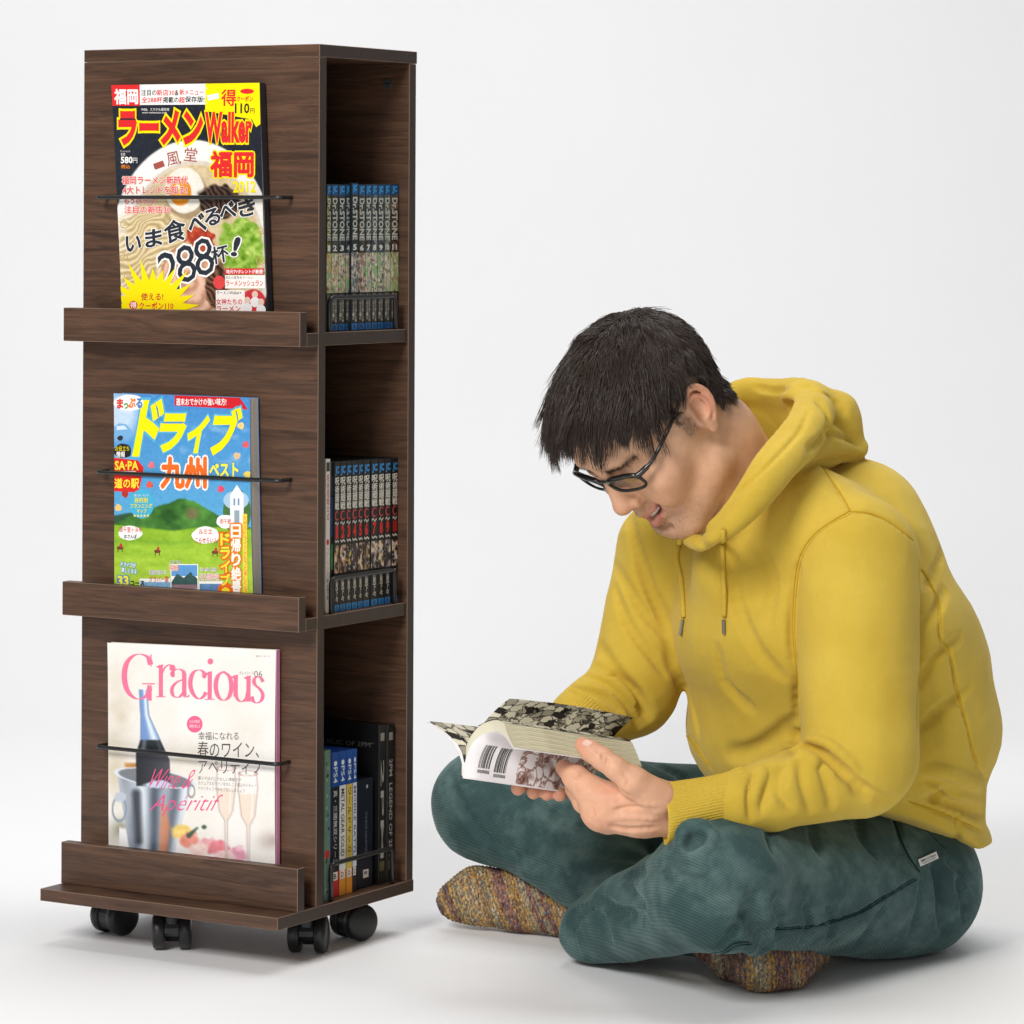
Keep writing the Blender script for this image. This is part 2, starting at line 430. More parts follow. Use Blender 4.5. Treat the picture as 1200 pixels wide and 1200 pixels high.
        for ax in range(3):
            b, c = [(1, 2), (2, 0), (0, 1)][ax]
            sl0 = [slice(None)] * 3; sl1 = [slice(None)] * 3; sl0[ax] = slice(0, -1); sl1[ax] = slice(1, None)
            A, Bm = S[tuple(sl0)], S[tuple(sl1)]; e = np.argwhere(A != Bm)
            e = e[(e[:, b] > 0) & (e[:, c] > 0) & (e[:, b] < D.shape[b] - 1) & (e[:, c] < D.shape[c] - 1)]
            flip = A[e[:, 0], e[:, 1], e[:, 2]]
            def cell(db, dc):
                q = e.copy(); q[:, b] -= db; q[:, c] -= dc; return ID[q[:, 0], q[:, 1], q[:, 2]]
            q = np.stack([cell(1, 1), cell(0, 1), cell(0, 0), cell(1, 0)], 1)
            q[~flip] = q[~flip][:, ::-1]; quads.append(q)
        quads = np.concatenate(quads); quads = quads[(quads >= 0).all(1)]
        for _ in range(smooth):
            a = np.zeros_like(verts); n = np.zeros(len(verts))
            for i in range(4):
                np.add.at(a, quads[:, i], verts[quads[:, (i + 1) % 4]]); np.add.at(n, quads[:, i], 1)
            verts = verts * 0.5 + 0.5 * a / np.maximum(n, 1)[:, None]
        return verts, quads
def fast_mesh(name, verts, quads, mats, parent=None, col=None, **props):
    """verts in millimetres"""
    me = bpy.data.meshes.new(name); n, m = len(verts), len(quads)
    me.vertices.add(n); me.vertices.foreach_set('co', (np.asarray(verts) * 0.001).astype(np.float32).ravel())
    me.loops.add(m * 4); me.loops.foreach_set('vertex_index', np.asarray(quads).astype(np.int32).ravel())
    me.polygons.add(m); me.polygons.foreach_set('loop_start', np.arange(0, m * 4, 4, dtype=np.int32))
    me.update(calc_edges=True); me.validate()
    me.polygons.foreach_set('use_smooth', [True] * len(me.polygons))
    for x in (mats if isinstance(mats, (list, tuple)) else [mats]): me.materials.append(x)
    if col is not None:
        a = me.color_attributes.new('Col', 'FLOAT_COLOR', 'POINT')
        a.data.foreach_set('color', np.concatenate([col, np.ones((n, 1))], 1).astype(np.float32).ravel())
    o = bpy.data.objects.new(name, me); return link(o, parent, **props)
def nz(P, scale, seed=0):
    """cheap smooth value noise in -1..1 for vertex arrays"""
    q = P / scale; i = np.floor(q).astype(np.int64); f = q - i; f = f * f * (3 - 2 * f); v = 0
    for a in (0, 1):
        for b in (0, 1):
            for c in (0, 1):
                h = ((i[:, 0] + a) * 374761393 + (i[:, 1] + b) * 668265263 + (i[:, 2] + c) * 2147483647 + seed * 974711) & 0x7fffffff
                h = (h ^ (h >> 13)) * 1274126177 & 0x7fffffff; h = (h ^ (h >> 16)) & 0xffff
                w = (f[:, 0] if a else 1 - f[:, 0]) * (f[:, 1] if b else 1 - f[:, 1]) * (f[:, 2] if c else 1 - f[:, 2])
                v = v + w * (h / 32767.5 - 1)
    return v
# ------------------------------------------------------------------ printed matter: flat ink shapes and lettering as real thin faces
RM = Matrix.Translation(Vector(RACK_O)) @ Matrix.Rotation(-TH, 4, 'Z')
def print_mat(name, rough):
    m = mat(name, (1, 1, 1), rough, spec=0.45); N, L, B = nodes(m)
    a = nd(m, 'ShaderNodeVertexColor', layer_name='Ink'); mp = mapping(m, (1, 1, 1))
    n1 = noise(m, mp.outputs[0], 150, 5, 0.7, 0.6)
    mr = nd(m, 'ShaderNodeMapRange'); L.new(n1.outputs[0], mr.inputs[0]); mr.inputs[1].default_value = 0.25; mr.inputs[2].default_value = 0.75; mr.inputs[3].default_value = 0.30; mr.inputs[4].default_value = 1.6
    sc = nd(m, 'ShaderNodeVectorMath', operation='SCALE'); L.new(a.outputs[0], sc.inputs[0]); L.new(mr.outputs[0], sc.inputs['Scale'])
    L.new(mixc(m, a.outputs['Alpha'], a.outputs[0], sc.outputs[0]), B.inputs['Base Color'])
    return m
m_print = print_mat('glossy_print', 0.30); m_spine = print_mat('coated_cover', 0.42)
_fc = bpy.data.curves.new('lettering', 'FONT'); _fo = bpy.data.objects.new('lettering', _fc); C.objects.link(_fo)
_gcache = {}
def glyphs(s, off=0.0, res=2):
    key = (s, round(off, 4))
    if key in _gcache: return _gcache[key]
    _fc.body = s; _fc.size = 1.0; _fc.offset = off; _fc.resolution_u = res; _fc.fill_mode = 'FRONT'; _fc.space_line = 0.92
    bpy.context.view_layer.update()
    dg = bpy.context.evaluated_depsgraph_get(); me = bpy.data.meshes.new_from_object(_fo.evaluated_get(dg))
    v = np.zeros(len(me.vertices) * 3); me.vertices.foreach_get('co', v); v = v.reshape(-1, 3)[:, :2]
    f = [tuple(p.vertices) for p in me.polygons]; bpy.data.meshes.remove(me)
    _gcache[key] = (v, f); return v, f
def clip_poly(poly, win):
    out = list(poly); n = len(win)
    area_ = sum(win[i][0] * win[(i + 1) % n][1] - win[(i + 1) % n][0] * win[i][1] for i in range(n)); sg = 1 if area_ > 0 else -1
    for i in range(n):
        a, b = win[i], win[(i + 1) % n]; inp, out = out, []
        side = lambda p: sg * ((b[0] - a[0]) * (p[1] - a[1]) - (b[1] - a[1]) * (p[0] - a[0]))
        for j in range(len(inp)):
            p, q = inp[j], inp[(j + 1) % len(inp)]; sp, sq = side(p), side(q)
            if sp >= 0: out.append(p)
            if (sp >= 0) != (sq >= 0): t = sp / (sp - sq); out.append((p[0] + (q[0] - p[0]) * t, p[1] + (q[1] - p[1]) * t))
        if not out: return []
    return out
def n2(X, Y, sc, seed=0, asp=1.0): return nz(np.stack([X, Y * asp, np.zeros_like(X) + 7.3 * seed], 1), sc, seed)
def lay(base, mask, c):
    c = np.asarray(c, float); m_ = np.clip(mask, 0, 1)[:, None]; return base * (1 - m_) + (c if c.ndim == 2 else c[None]) * m_
def soft(d, w): return np.clip(0.5 - d / w, 0, 1)
def elp(X, Y, cx, cy, rx, ry, rot=0.0):
    c, s_ = math.cos(rot), math.sin(rot); x, y = X - cx, Y - cy; return np.sqrt(((x * c + y * s_) / rx) ** 2 + ((-x * s_ + y * c) / ry) ** 2) - 1
def seg_d(X, Y, pts, w):
    d = np.full_like(X, 1e9)
    for i in range(len(pts) - 1):
        a, b = np.array(pts[i]), np.array(pts[i + 1]); ab = b - a; t = np.clip(((X - a[0]) * ab[0] + (Y - a[1]) * ab[1]) / (ab @ ab), 0, 1)
        ww = w if np.isscalar(w) else w[i] + (w[i + 1] - w[i]) * t; d = np.minimum(d, np.hypot(X - a[0] - t * ab[0], Y - a[1] - t * ab[1]) - ww)
    return d
def poly_d(X, Y, left, right, y0, y1):
    """soft inside test for a shape given by its left and right edges as functions of y (lists of (y, x))"""
    l = np.interp(Y, [p[0] for p in left], [p[1] for p in left]); r = np.interp(Y, [p[0] for p in right], [p[1] for p in right])
    u = (X - l) / np.maximum(r - l, 1e-3); d = np.maximum(np.maximum(l - X, X - r), np.maximum(y0 - Y, Y - y1)); return d, u
class Print:
    """collects ink in 2-D, builds one thin mesh that lies on a real surface"""
    STEP = 0.000028; cell = 0
    def __init__(s, to3d, normal, win=None): s.to3d = to3d; s.n = Vector(normal); s.win = win; s.v, s.f, s.c, s.layer = [], [], [], 1
    def up(s): s.layer += 1; return s
    def _emit(s, pts, faces, col, tex=0.0, lay=None):
        k = len(s.v); off = s.n * (s.STEP * (s.layer if lay is None else lay)); lin = srgb(*col)
        for p in pts: s.v.append(Vector(s.to3d(p[0], p[1])) + off)
        for f in faces: s.f.append(tuple(i + k for i in f)); s.c.append((*lin, tex))
    def poly(s, pts, col, tex=0.0):
        if s.win: pts = clip_poly(pts, s.win)
        if len(pts) < 3: return s
        xs_, ys_ = [p[0] for p in pts], [p[1] for p in pts]; x0, x1, y0, y1 = min(xs_), max(xs_), min(ys_), max(ys_); g = s.cell
        if g and max(x1 - x0, y1 - y0) > g * 1.2:                   # cut large shapes into cells so that they follow the bent cover
            nx, ny = int((x1 - x0) // g) + 1, int((y1 - y0) // g) + 1; wx, wy = (x1 - x0) / nx, (y1 - y0) / ny
            for i in range(nx):
                for j in range(ny):
                    a, b = x0 + i * wx, y0 + j * wy; c_ = clip_poly(pts, [(a, b), (a + wx, b), (a + wx, b + wy), (a, b + wy)])
                    if len(c_) >= 3: s._emit(c_, [tuple(range(len(c_)))], col, tex)
        else: s._emit(pts, [tuple(range(len(pts)))], col, tex)
        s.layer += 0.1
        return s
    def rect(s, x0, y0, x1, y1, col, tex=0.0): return s.poly([(x0, y0), (x1, y0), (x1, y1), (x0, y1)], col, tex)
    def disc(s, cx, cy, rx, ry, col, tex=0.0, n=36, rot=0.0, wob=0.0, seed=0):
        rg = random.Random(seed); ph = [rg.uniform(0, 6.28) for _ in range(4)]; pts = []
        for k in range(n):
            a = 2 * math.pi * k / n; r = 1 + wob * (math.sin(3 * a + ph[0]) + 0.7 * math.sin(5 * a + ph[1]) + 0.5 * math.sin(8 * a + ph[2])) / 2
            x, y = rx * r * math.cos(a), ry * r * math.sin(a); pts.append((cx + x * math.cos(rot) - y * math.sin(rot), cy + x * math.sin(rot) + y * math.cos(rot)))
        return s.poly(pts, col, tex)
    def burst(s, cx, cy, r0, r1, col, n=26, seed=1):
        rg = random.Random(seed); pts = []
        for k in range(n * 2):
            a = math.pi * k / n; r = (r1 * rg.uniform(0.85, 1.1) if k % 2 else r0); pts.append((cx + r * math.cos(a), cy + r * math.sin(a)))
        c = (cx, cy)
        l0 = s.layer
        for k in range(n * 2): s.layer = l0; s.poly([c, pts[k], pts[(k + 1) % (2 * n)]], col)
        s.layer = l0; return s
    def line(s, pts, w, col, tex=0.0):
        P = [np.array(p, float) for p in pts]; l0 = s.layer
        for i in range(len(P) - 1):
            d = unit2(P[i + 1] - P[i]); n = np.array((-d[1], d[0])); wa = w if np.isscalar(w) else w[i]; wb = w if np.isscalar(w) else w[i + 1]
            s.layer = l0 + 0.15 * (i % 3)
            s.poly([tuple(P[i] + n * wa / 2), tuple(P[i] - n * wa / 2), tuple(P[i + 1] - n * wb / 2), tuple(P[i + 1] + n * wb / 2)], col, tex)
        s.layer = l0; return s
    def text(s, t, box, col, bold=0.0, outline=None, rot=0.0, shear=0.0, flip=True, tex=0.0):
        """letters fitted to box = (x0, y0, x1, y1), y down when flip; outline = (colour, width) or list of them"""
        v0, f0 = glyphs(t, 0.0 if any(ord(c_) >= 0x4e00 for c_ in t) else bold); lo, hi = v0.min(0), v0.max(0); sz = np.maximum(hi - lo, 1e-4); x0, y0, x1, y1 = box; cx, cy = (x0 + x1) / 2, (y0 + y1) / 2
        def place(v):
            q = (v - lo) / sz; X = x0 + q[:, 0] * (x1 - x0); Y = (y1 - q[:, 1] * (y1 - y0)) if flip else (y0 + q[:, 1] * (y1 - y0))
            X = X + shear * ((cy - Y) if flip else (Y - cy))
            dx, dy = X - cx, Y - cy; c, sn = math.cos(rot), math.sin(rot)
            return np.stack([cx + dx * c - dy * sn, cy + dx * sn + dy * c], 1)
        outs = [] if outline is None else (outline if isinstance(outline, list) else [outline])
        dense = any(ord(c_) >= 0x4e00 for c_ in t)
        if dense:                                                   # thick strokes of dense characters: shifted copies, each a hair above the last
            vb, fb = glyphs(t, 0.0)
            def copies(w, colr, n8):
                for i in range(n8):
                    a_ = 2 * math.pi * i / n8; s._emit(place(vb + np.array((math.cos(a_) * w, math.sin(a_) * w))), fb, colr, 0.0, s.layer + 0.1 * i)
            for (oc, ow) in outs: copies(max(bold, 0) + ow, oc, 8); s.up()
            if bold > 0.012: copies(bold * 0.9, col, 8 if bold > 0.03 else 4); s.layer += 0.9
            s._emit(place(vb), fb, col, tex); return s
        for (oc, ow) in outs:
            v, f = glyphs(t, bold + ow); s._emit(place(v), f, oc); s.up()
        s._emit(place(v0), f0, col, tex); return s
    def vtext(s, t, box, col, bold=0.0, outline=None, flip=True):
        """characters stacked from top to bottom in box"""
        x0, y0, x1, y1 = box; n = len(t)
        for i, ch in enumerate(t):
            a, b = y0 + (y1 - y0) * (i + 0.04) / n, y0 + (y1 - y0) * (i + 0.96) / n
            if not flip: a, b = y1 - (y1 - y0) * (i + 0.96) / n, y1 - (y1 - y0) * (i + 0.04) / n
            l0 = s.layer
            if ch == 'ー': s.rect((x0 + x1) / 2 - (x1 - x0) * 0.1, a, (x0 + x1) / 2 + (x1 - x0) * 0.1, b, col)
            else: s.text(ch, (x0, a, x1, b), col, bold, outline, flip=flip)
            s.layer = l0
        return s
    def image(s, fn, nu, nv, quad=None):
        """a printed picture: a fine grid of ink over the window, coloured by fn(X, Y) (sRGB 0-255)"""
        q = [np.array(p, float) for p in (quad or s.win)]; U, V_ = np.meshgrid(np.linspace(0, 1, nu), np.linspace(0, 1, nv))
        XY = ((1 - U)[..., None] * (1 - V_)[..., None] * q[0] + U[..., None] * (1 - V_)[..., None] * q[1] + U[..., None] * V_[..., None] * q[2] + (1 - U)[..., None] * V_[..., None] * q[3])
        X, Y = XY[..., 0].ravel(), XY[..., 1].ravel(); col = np.clip(fn(X, Y) / 255.0, 0, 1); lin = np.where(col <= 0.04045, col / 12.92, ((col + 0.055) / 1.055) ** 2.4)
        lin = np.concatenate([lin, np.zeros((len(lin), 1))], 1); k = len(s.v); off = s.n * (s.STEP * s.layer)
        for a, b in zip(X, Y): s.v.append(Vector(s.to3d(a, b)) + off)
        for j in range(nv - 1):
            for i in range(nu - 1):
                f = (j * nu + i, j * nu + i + 1, (j + 1) * nu + i + 1, (j + 1) * nu + i); s.f.append(tuple(t + k for t in f)); s.c.append(lin[list(f)])
        return s.up()
    def build(s, name, m, parent):
        me = bpy.data.meshes.new(name); me.from_pydata([tuple(p) for p in s.v], [], s.f); me.update(); me.materials.append(m)
        a = me.color_attributes.new('Ink', 'FLOAT_COLOR', 'CORNER'); buf = np.zeros((len(me.loops), 4), np.float32)
        for p in me.polygons: buf[p.loop_start:p.loop_start + p.loop_total] = s.c[p.index]
        a.data.foreach_set('color', buf.ravel())
        o = bpy.data.objects.new(name, me); return link(o, parent)
def unit2(v): return v / (np.linalg.norm(v) + 1e-9)

# ------------------------------------------------------------------ magazines on the ledges
m_pages = mat('magazine_page_edges', srgb(214, 206, 192), 0.8)
_mp = mapping(m_pages, (1, 2200, 1)); _n = noise(m_pages, _mp.outputs[0], 1.0, 3, 0.7)
m_pages.node_tree.links.new(ramp(m_pages, [(0.35, srgb(120, 108, 96)), (0.5, srgb(206, 198, 184)), (0.7, srgb(236, 232, 224))]).outputs[0], nodes(m_pages)[2].inputs['Base Color'])
m_pages.node_tree.links.new(_n.outputs[0], [n for n in m_pages.node_tree.nodes if n.type == 'VALTORGB'][0].inputs[0])
def magazine(name, label, corners, zbase, T, spine_col, body_col, curl=0.0012):
    """corners = TL, TR, BR, BL photo pixels of the cover; zbase = ledge height; T = thickness"""
    yb = -0.0035 - T
    cs = [on_front(*p, yb) for p in corners]                       # (x, z) on the cover plane
    def ext(a, b): t = (zbase + 0.0006 - a[1]) / (b[1] - a[1]); return (a[0] + (b[0] - a[0]) * t, zbase + 0.0006)
    TL, TR = cs[0], cs[1]; BL, BR = ext(cs[0], cs[3]), ext(cs[1], cs[2])
    cx = (BL[0] + BR[0]) / 2
    root = bpy.data.objects.new(name, None); link(root, label=label, category='magazine'); root.empty_display_size = 0.05
    Mw = RM @ Matrix.Translation((cx, yb, zbase)); root.matrix_world = Mw
    quad = [(BL[0] - cx, BL[1] - zbase), (BR[0] - cx, BR[1] - zbase), (TR[0] - cx, TR[1] - zbase), (TL[0] - cx, TL[1] - zbase)]
    def slab(nm, y0, y1, inset, mats):
        c0 = np.mean(np.array(quad), 0); q = [(p[0] + (c0[0] - p[0]) * inset, p[1] + (c0[1] - p[1]) * inset) for p in quad]
        vs = [(p[0], y0, p[1]) for p in q] + [(p[0], y1, p[1]) for p in q]
        fs = [(0, 1, 2, 3), (7, 6, 5, 4), (0, 4, 5, 1), (1, 5, 6, 2), (2, 6, 7, 3), (3, 7, 4, 0)]
        return mesh_obj(nm, vs, fs, mats, root)
    Hh = quad[2][1]
    def bend(x, z): return -0.0022 * math.sin(math.pi * min(max(z / Hh, 0), 1)) * (0.5 + 0.5 * x / 0.1) - curl * max(0.0, z / Hh - 0.78) ** 2 * 20 * max(0.0, 0.3 - x / 0.2) - 0.0004
    nu_, nv_ = 10, 14; gv = []
    for j in range(nv_ + 1):
        for i in range(nu_ + 1):
            a_, b_ = i / nu_, j / nv_; x = (quad[0][0] * (1 - a_) + quad[1][0] * a_) * (1 - b_) + (quad[3][0] * (1 - a_) + quad[2][0] * a_) * b_; z = (quad[0][1] * (1 - a_) + quad[1][1] * a_) * (1 - b_) + (quad[3][1] * (1 - a_) + quad[2][1] * a_) * b_
            gv.append((x, bend(x, z), z))
    o = mesh_obj('front_cover', gv, [(j * (nu_ + 1) + i, j * (nu_ + 1) + i + 1, (j + 1) * (nu_ + 1) + i + 1, (j + 1) * (nu_ + 1) + i) for j in range(nv_) for i in range(nu_)], mat('cover_card', srgb(*body_col), 0.35), root, smooth=True)
    md = o.modifiers.new('card', 'SOLIDIFY'); md.thickness = 0.0004; md.offset = -1
    slab('page_block', 0.00055, T - 0.00055, 0.006, m_pages)
    slab('back_cover', T - 0.0005, T, 0.0, mat('cover_card', srgb(*body_col), 0.35))
    if spine_col is not None:
        a, b = quad[1], quad[2]
        vs = [(a[0] + 0.0001, 0.0, a[1]), (a[0] + 0.0001, T, a[1]), (b[0] + 0.0001, T, b[1]), (b[0] + 0.0001, 0.0, b[1])]
        mesh_obj('spine', vs + [(p[0] + 0.0006, p[1], p[2]) for p in vs], [(0, 1, 2, 3), (4, 7, 6, 5), (0, 4, 5, 1), (1, 5, 6, 2), (2, 6, 7, 3), (3, 7, 4, 0)], mat('cover_spine', srgb(*spine_col), 0.4), root)
    def to3d(px, py): x, z = on_front(px, py, yb); return (x - cx, bend(x - cx, z - zbase), z - zbase)
    ex = lambda a, b, k: (a[0] + (b[0] - a[0]) * k, a[1] + (b[1] - a[1]) * k)
    win = [corners[0], corners[1], ex(corners[1], corners[2], 1.10), ex(corners[0], corners[3], 1.10)]
    P = Print(to3d, (0, -1, 0), win); P.cell = 10
    return root, P
RED, YEL, WHT, BLK = (226, 44, 46), (255, 232, 0), (250, 248, 244), (30, 32, 38)

# --- ramen magazine on the top ledge
root, P = magazine('magazine', 'ramen magazine with red and yellow title on the top ledge', [(131.3, 99.8), (304.3, 97), (313.6, 364), (143.2, 362)], S1, 0.010, (40, 40, 46), (38, 42, 50))
def ramen(X, Y):
    b = np.tile(np.array((34.0, 38, 48)), (len(X), 1)); b = lay(b, 0.5 * soft(elp(X, Y, 150, 260, 40, 110), 1.5), (48, 52, 62))
    rim = elp(X, Y, 226, 292, 96, 128); ang = np.arctan2(Y - 292, X - 226)
    b = lay(b, soft(rim, 0.015), np.stack([232 + 14 * np.cos(ang + 2.2), 226 + 16 * np.cos(ang + 2.2), 218 + 18 * np.cos(ang + 2.2)], 1))
    inn = elp(X, Y, 229, 302, 82, 112); br = n2(X, Y, 14, 1) * 0.6 + n2(X, Y, 5, 2) * 0.4
    broth = np.stack([212 + 24 * br, 190 + 26 * br, 150 + 30 * br], 1); b = lay(b, soft(inn + 0.02, 0.03), broth); b = lay(b, 0.5 * soft(np.abs(inn) - 0.01, 0.04), (150, 128, 96))
    nd_ = np.sin((Y * 0.75 + X * 0.35 + 9 * n2(X, Y, 22, 3) + 3 * n2(X, Y, 9, 4)) * 1.15); nm = soft(elp(X, Y, 178, 302, 44, 62) + 0.15 * n2(X, Y, 10, 5), 0.3)
    b = lay(b, nm * 0.85, np.stack([206 + 36 * nd_, 184 + 38 * nd_, 138 + 40 * nd_], 1))
    pk = elp(X, Y, 226, 328, 38, 42) + 0.06 * n2(X, Y, 12, 6); sw = np.sin(elp(X, Y, 222, 330, 12, 14) * 5 + 2 * n2(X, Y, 9, 7))
    b = lay(b, soft(pk, 0.06), np.stack([216 + 22 * sw, 168 + 26 * sw, 140 + 28 * sw], 1)); b = lay(b, 0.7 * soft(np.abs(pk) - 0.03, 0.07), (140, 84, 56))
    eg = elp(X, Y, 217, 223, 23, 27) + 0.02 * n2(X, Y, 8, 8); b = lay(b, 0.5 * soft(elp(X, Y, 220, 229, 25, 28), 0.12), (120, 96, 70)); b = lay(b, soft(eg, 0.05), np.stack([252 - 18 * (eg + 1), 248 - 20 * (eg + 1), 240 - 26 * (eg + 1)], 1))
    yk = elp(X, Y, 212, 225, 13, 16); b = lay(b, soft(yk, 0.12), np.stack([250 - 22 * (yk + 1), 184 - 50 * (yk + 1), 62 - 40 * (yk + 1)], 1)); b = lay(b, soft(elp(X, Y, 209, 219, 3, 3.5), 0.6), (255, 240, 200))
    st = np.sin((X * 0.6 - Y * 0.5 + 6 * n2(X, Y, 9, 9)) * 1.3); mu = soft(elp(X, Y, 258, 236, 26, 20, 0.4) + 0.22 * n2(X, Y, 7, 10), 0.12); b = lay(b, mu, np.stack([62 + 34 * st, 44 + 28 * st, 36 + 24 * st], 1))
    on = np.clip(n2(X, Y, 5.5, 11) * 0.9 + n2(X, Y, 2.6, 12) * 0.5, -1, 1); om = soft(elp(X, Y, 284, 294, 27, 36, -0.2) + 0.25 * n2(X, Y, 8, 13), 0.12); b = lay(b, om, np.stack([140 + 66 * on, 176 + 52 * on, 66 + 60 * on], 1))
    sa = soft(elp(X, Y, 236, 280, 17, 14, 0.3) + 0.3 * n2(X, Y, 6, 14), 0.15); b = lay(b, sa, np.stack([166 + 40 * on, 56 + 34 * on, 34 + 26 * on], 1))
    b = lay(b, soft(elp(X, Y, 256, 338, 13, 30) + 0.3 * n2(X, Y, 7, 15), 0.2), np.stack([88 + 40 * st, 58 + 32 * st, 40 + 28 * st], 1)); g_ = n2(X, Y, 2.2, 16)[:, None] * 7
    return b + g_
P.image(ramen, 150, 230)
for (cx_, cy_, r_) in ((146, 262, 6), (143, 300, 7), (150, 322, 6), (307, 270, 5), (306, 305, 6)):
    P.line([(cx_ + r_ * (1 - k / 18) * math.cos(k * 0.7), cy_ + r_ * (1 - k / 18) * math.sin(k * 0.7)) for k in range(14)], 1.1, (188, 158, 92))
P.rect(125, 90, 164.5, 124, RED).poly([(164.5, 90), (243, 90), (243, 122.5), (164.5, 123)], WHT)
P.poly([(241, 90), (309, 90), (306.5, 145), (301, 149), (296, 140), (241, 130)], YEL).up()
P.text('福岡', (135, 104.5, 162, 122), WHT, 0.035)
P.text('注目の', (166, 105, 184, 112), BLK, 0.02).text('新店30', (184.5, 105, 205, 112), RED, 0.02).text('&', (205.5, 105.5, 210, 112), BLK, 0.02).text('新メニュー', (211, 104.5, 239, 111.5), RED, 0.02)
P.text('全288杯', (166.5, 113.5, 191, 120.5), RED, 0.02).text('掲載の', (191.5, 113.5, 210, 120.5), BLK, 0.02).text('超', (210.5, 113.5, 217, 120.5), RED, 0.02).text('保存版!', (217.5, 113, 240, 120), BLK, 0.02)
P.poly([(243.5, 112), (256.5, 109), (257.5, 115), (244.5, 118)], WHT).text('得', (260, 105, 277, 124), RED, 0.02).text('クーポン', (278, 112.5, 297, 119), RED, 0.02)
P.disc(290, 107, 8, 3, RED)
P.text('WEB、スマホも超充実', (166, 126.5, 199, 130), WHT).text('www.walkerplus.com', (167, 131, 196, 133.5), WHT)
P.up().text('ラーメン', (139, 128.5, 239, 171), RED, 0.055, [(YEL, 0.06)]).up().text('Walker', (241, 131, 296.5, 168), RED, 0.045, [(YEL, 0.045)]).up().text('110', (276, 121, 293, 133), BLK, 0.02).text('円', (294, 127, 299, 133), BLK)
P.up().text('福岡', (248.5, 178, 298, 207), RED, 0.045, [(YEL, 0.05)]).text('2012', (274.5, 212, 301.5, 226), YEL, 0.03)
P.text('一', (181, 191, 193, 196), (168, 84, 74), 0.02, rot=-0.35).text('風', (196, 178, 212, 194), (168, 84, 74), 0.0, rot=-0.2).text('堂', (217, 173, 232, 189), (168, 84, 74), 0.0, rot=0.1)
P.text('580', (142, 183.5, 156, 191.5), WHT, 0.03).text('円', (156.5, 185, 161.5, 191), WHT).text('定価', (142, 179, 147, 182.5), WHT).text('税込', (142.5, 193, 153, 197.5), (240, 140, 40), 0.02).text('ラーメンムック', (141.5, 176, 153, 178.5), WHT)
P.up()
for t_, b_ in (('福岡ラーメン新時代', (143.5, 206.5, 221.5, 216)), ('4大トレンドを知る!', (144.5, 218, 220.5, 227.5)), ('もう行った?', (146, 231, 183, 239.5)), ('注目の新店30', (146.3, 241.5, 201, 250))):
    l0 = P.layer; P.text(t_, b_, (226, 56, 60), 0.022, [((252, 244, 236), 0.045)]); P.layer = l0
P.up().up()
for ch, x_, y_, sz, r_ in (('い', 157, 285.5, 19, -0.1), ('ま', 181, 279, 21, -0.15), ('食', 206, 270.5, 25, -0.25), ('べ', 232, 262, 22, -0.3), ('る', 250, 254.5, 20, -0.3), ('べ', 268, 247, 20, -0.3), ('き', 291, 243, 21, -0.25), ('2', 198, 318, 24, -0.2), ('8', 219, 309, 23, -0.25), ('8', 240, 301, 23, -0.25), ('杯', 259, 298, 20, -0.25), ('!', 278, 289, 8, 0.15)):
    hh = sz * (1.9 if ch in '288' else (3.0 if ch == '!' else 1.0)); l0 = P.layer
    P.text(ch, (x_ - sz / 2, y_ - hh / 2, x_ + sz / 2, y_ + hh / 2), (42, 48, 58), 0.03 if ch not in '28' else 0.0, [((250, 246, 240), 0.035)], rot=r_, shear=0.12); P.layer = l0
P.up().up().up().burst(180, 364, 36, 58, YEL).up()
P.text('使える!', (166, 343.5, 192, 352), (200, 40, 40), 0.02).disc(157, 357.5, 5, 5, RED).text('クーポン110', (163.5, 354, 204, 362.5), RED, 0.02)
P.up().text('得', (153.5, 354, 160.5, 361), WHT, 0.02)
P.rect(265, 314.5, 311, 321.5, (214, 40, 50)).disc(258, 331, 7, 8, (222, 70, 70), 0.3).disc(298, 352, 14, 13, (206, 50, 60), 0.3).rect(254, 340, 288, 372, (246, 236, 230)).rect(265, 322.5, 312, 338, (248, 240, 234)).up()
P.text('地元TVタレントが厳選!', (266.5, 315.8, 310, 320.6), WHT, 0.02).text('ラーメンッシュラン', (266, 328.5, 310, 335.5), (214, 40, 60), 0.02).text('地元の超有名ラーメン', (265.5, 323.5, 298, 327), BLK, 0.01)
P.text('ラーメンWalker×', (255, 341, 284, 345), BLK, 0.01).text('女神たちの', (254.5, 350, 285, 357), (206, 30, 50), 0.02).text('ラーメン', (254.5, 358.5, 283, 365), (206, 30, 50), 0.02)
for k, (x_, y_) in enumerate(((291, 352), (300, 345), (307, 354))): P.disc(x_, y_, 3.6, 4.2, (226, 196, 178)); P.disc(x_, y_ + 9, 5.5, 6, (236, 232, 232))
P.build('cover_print', m_print, root)

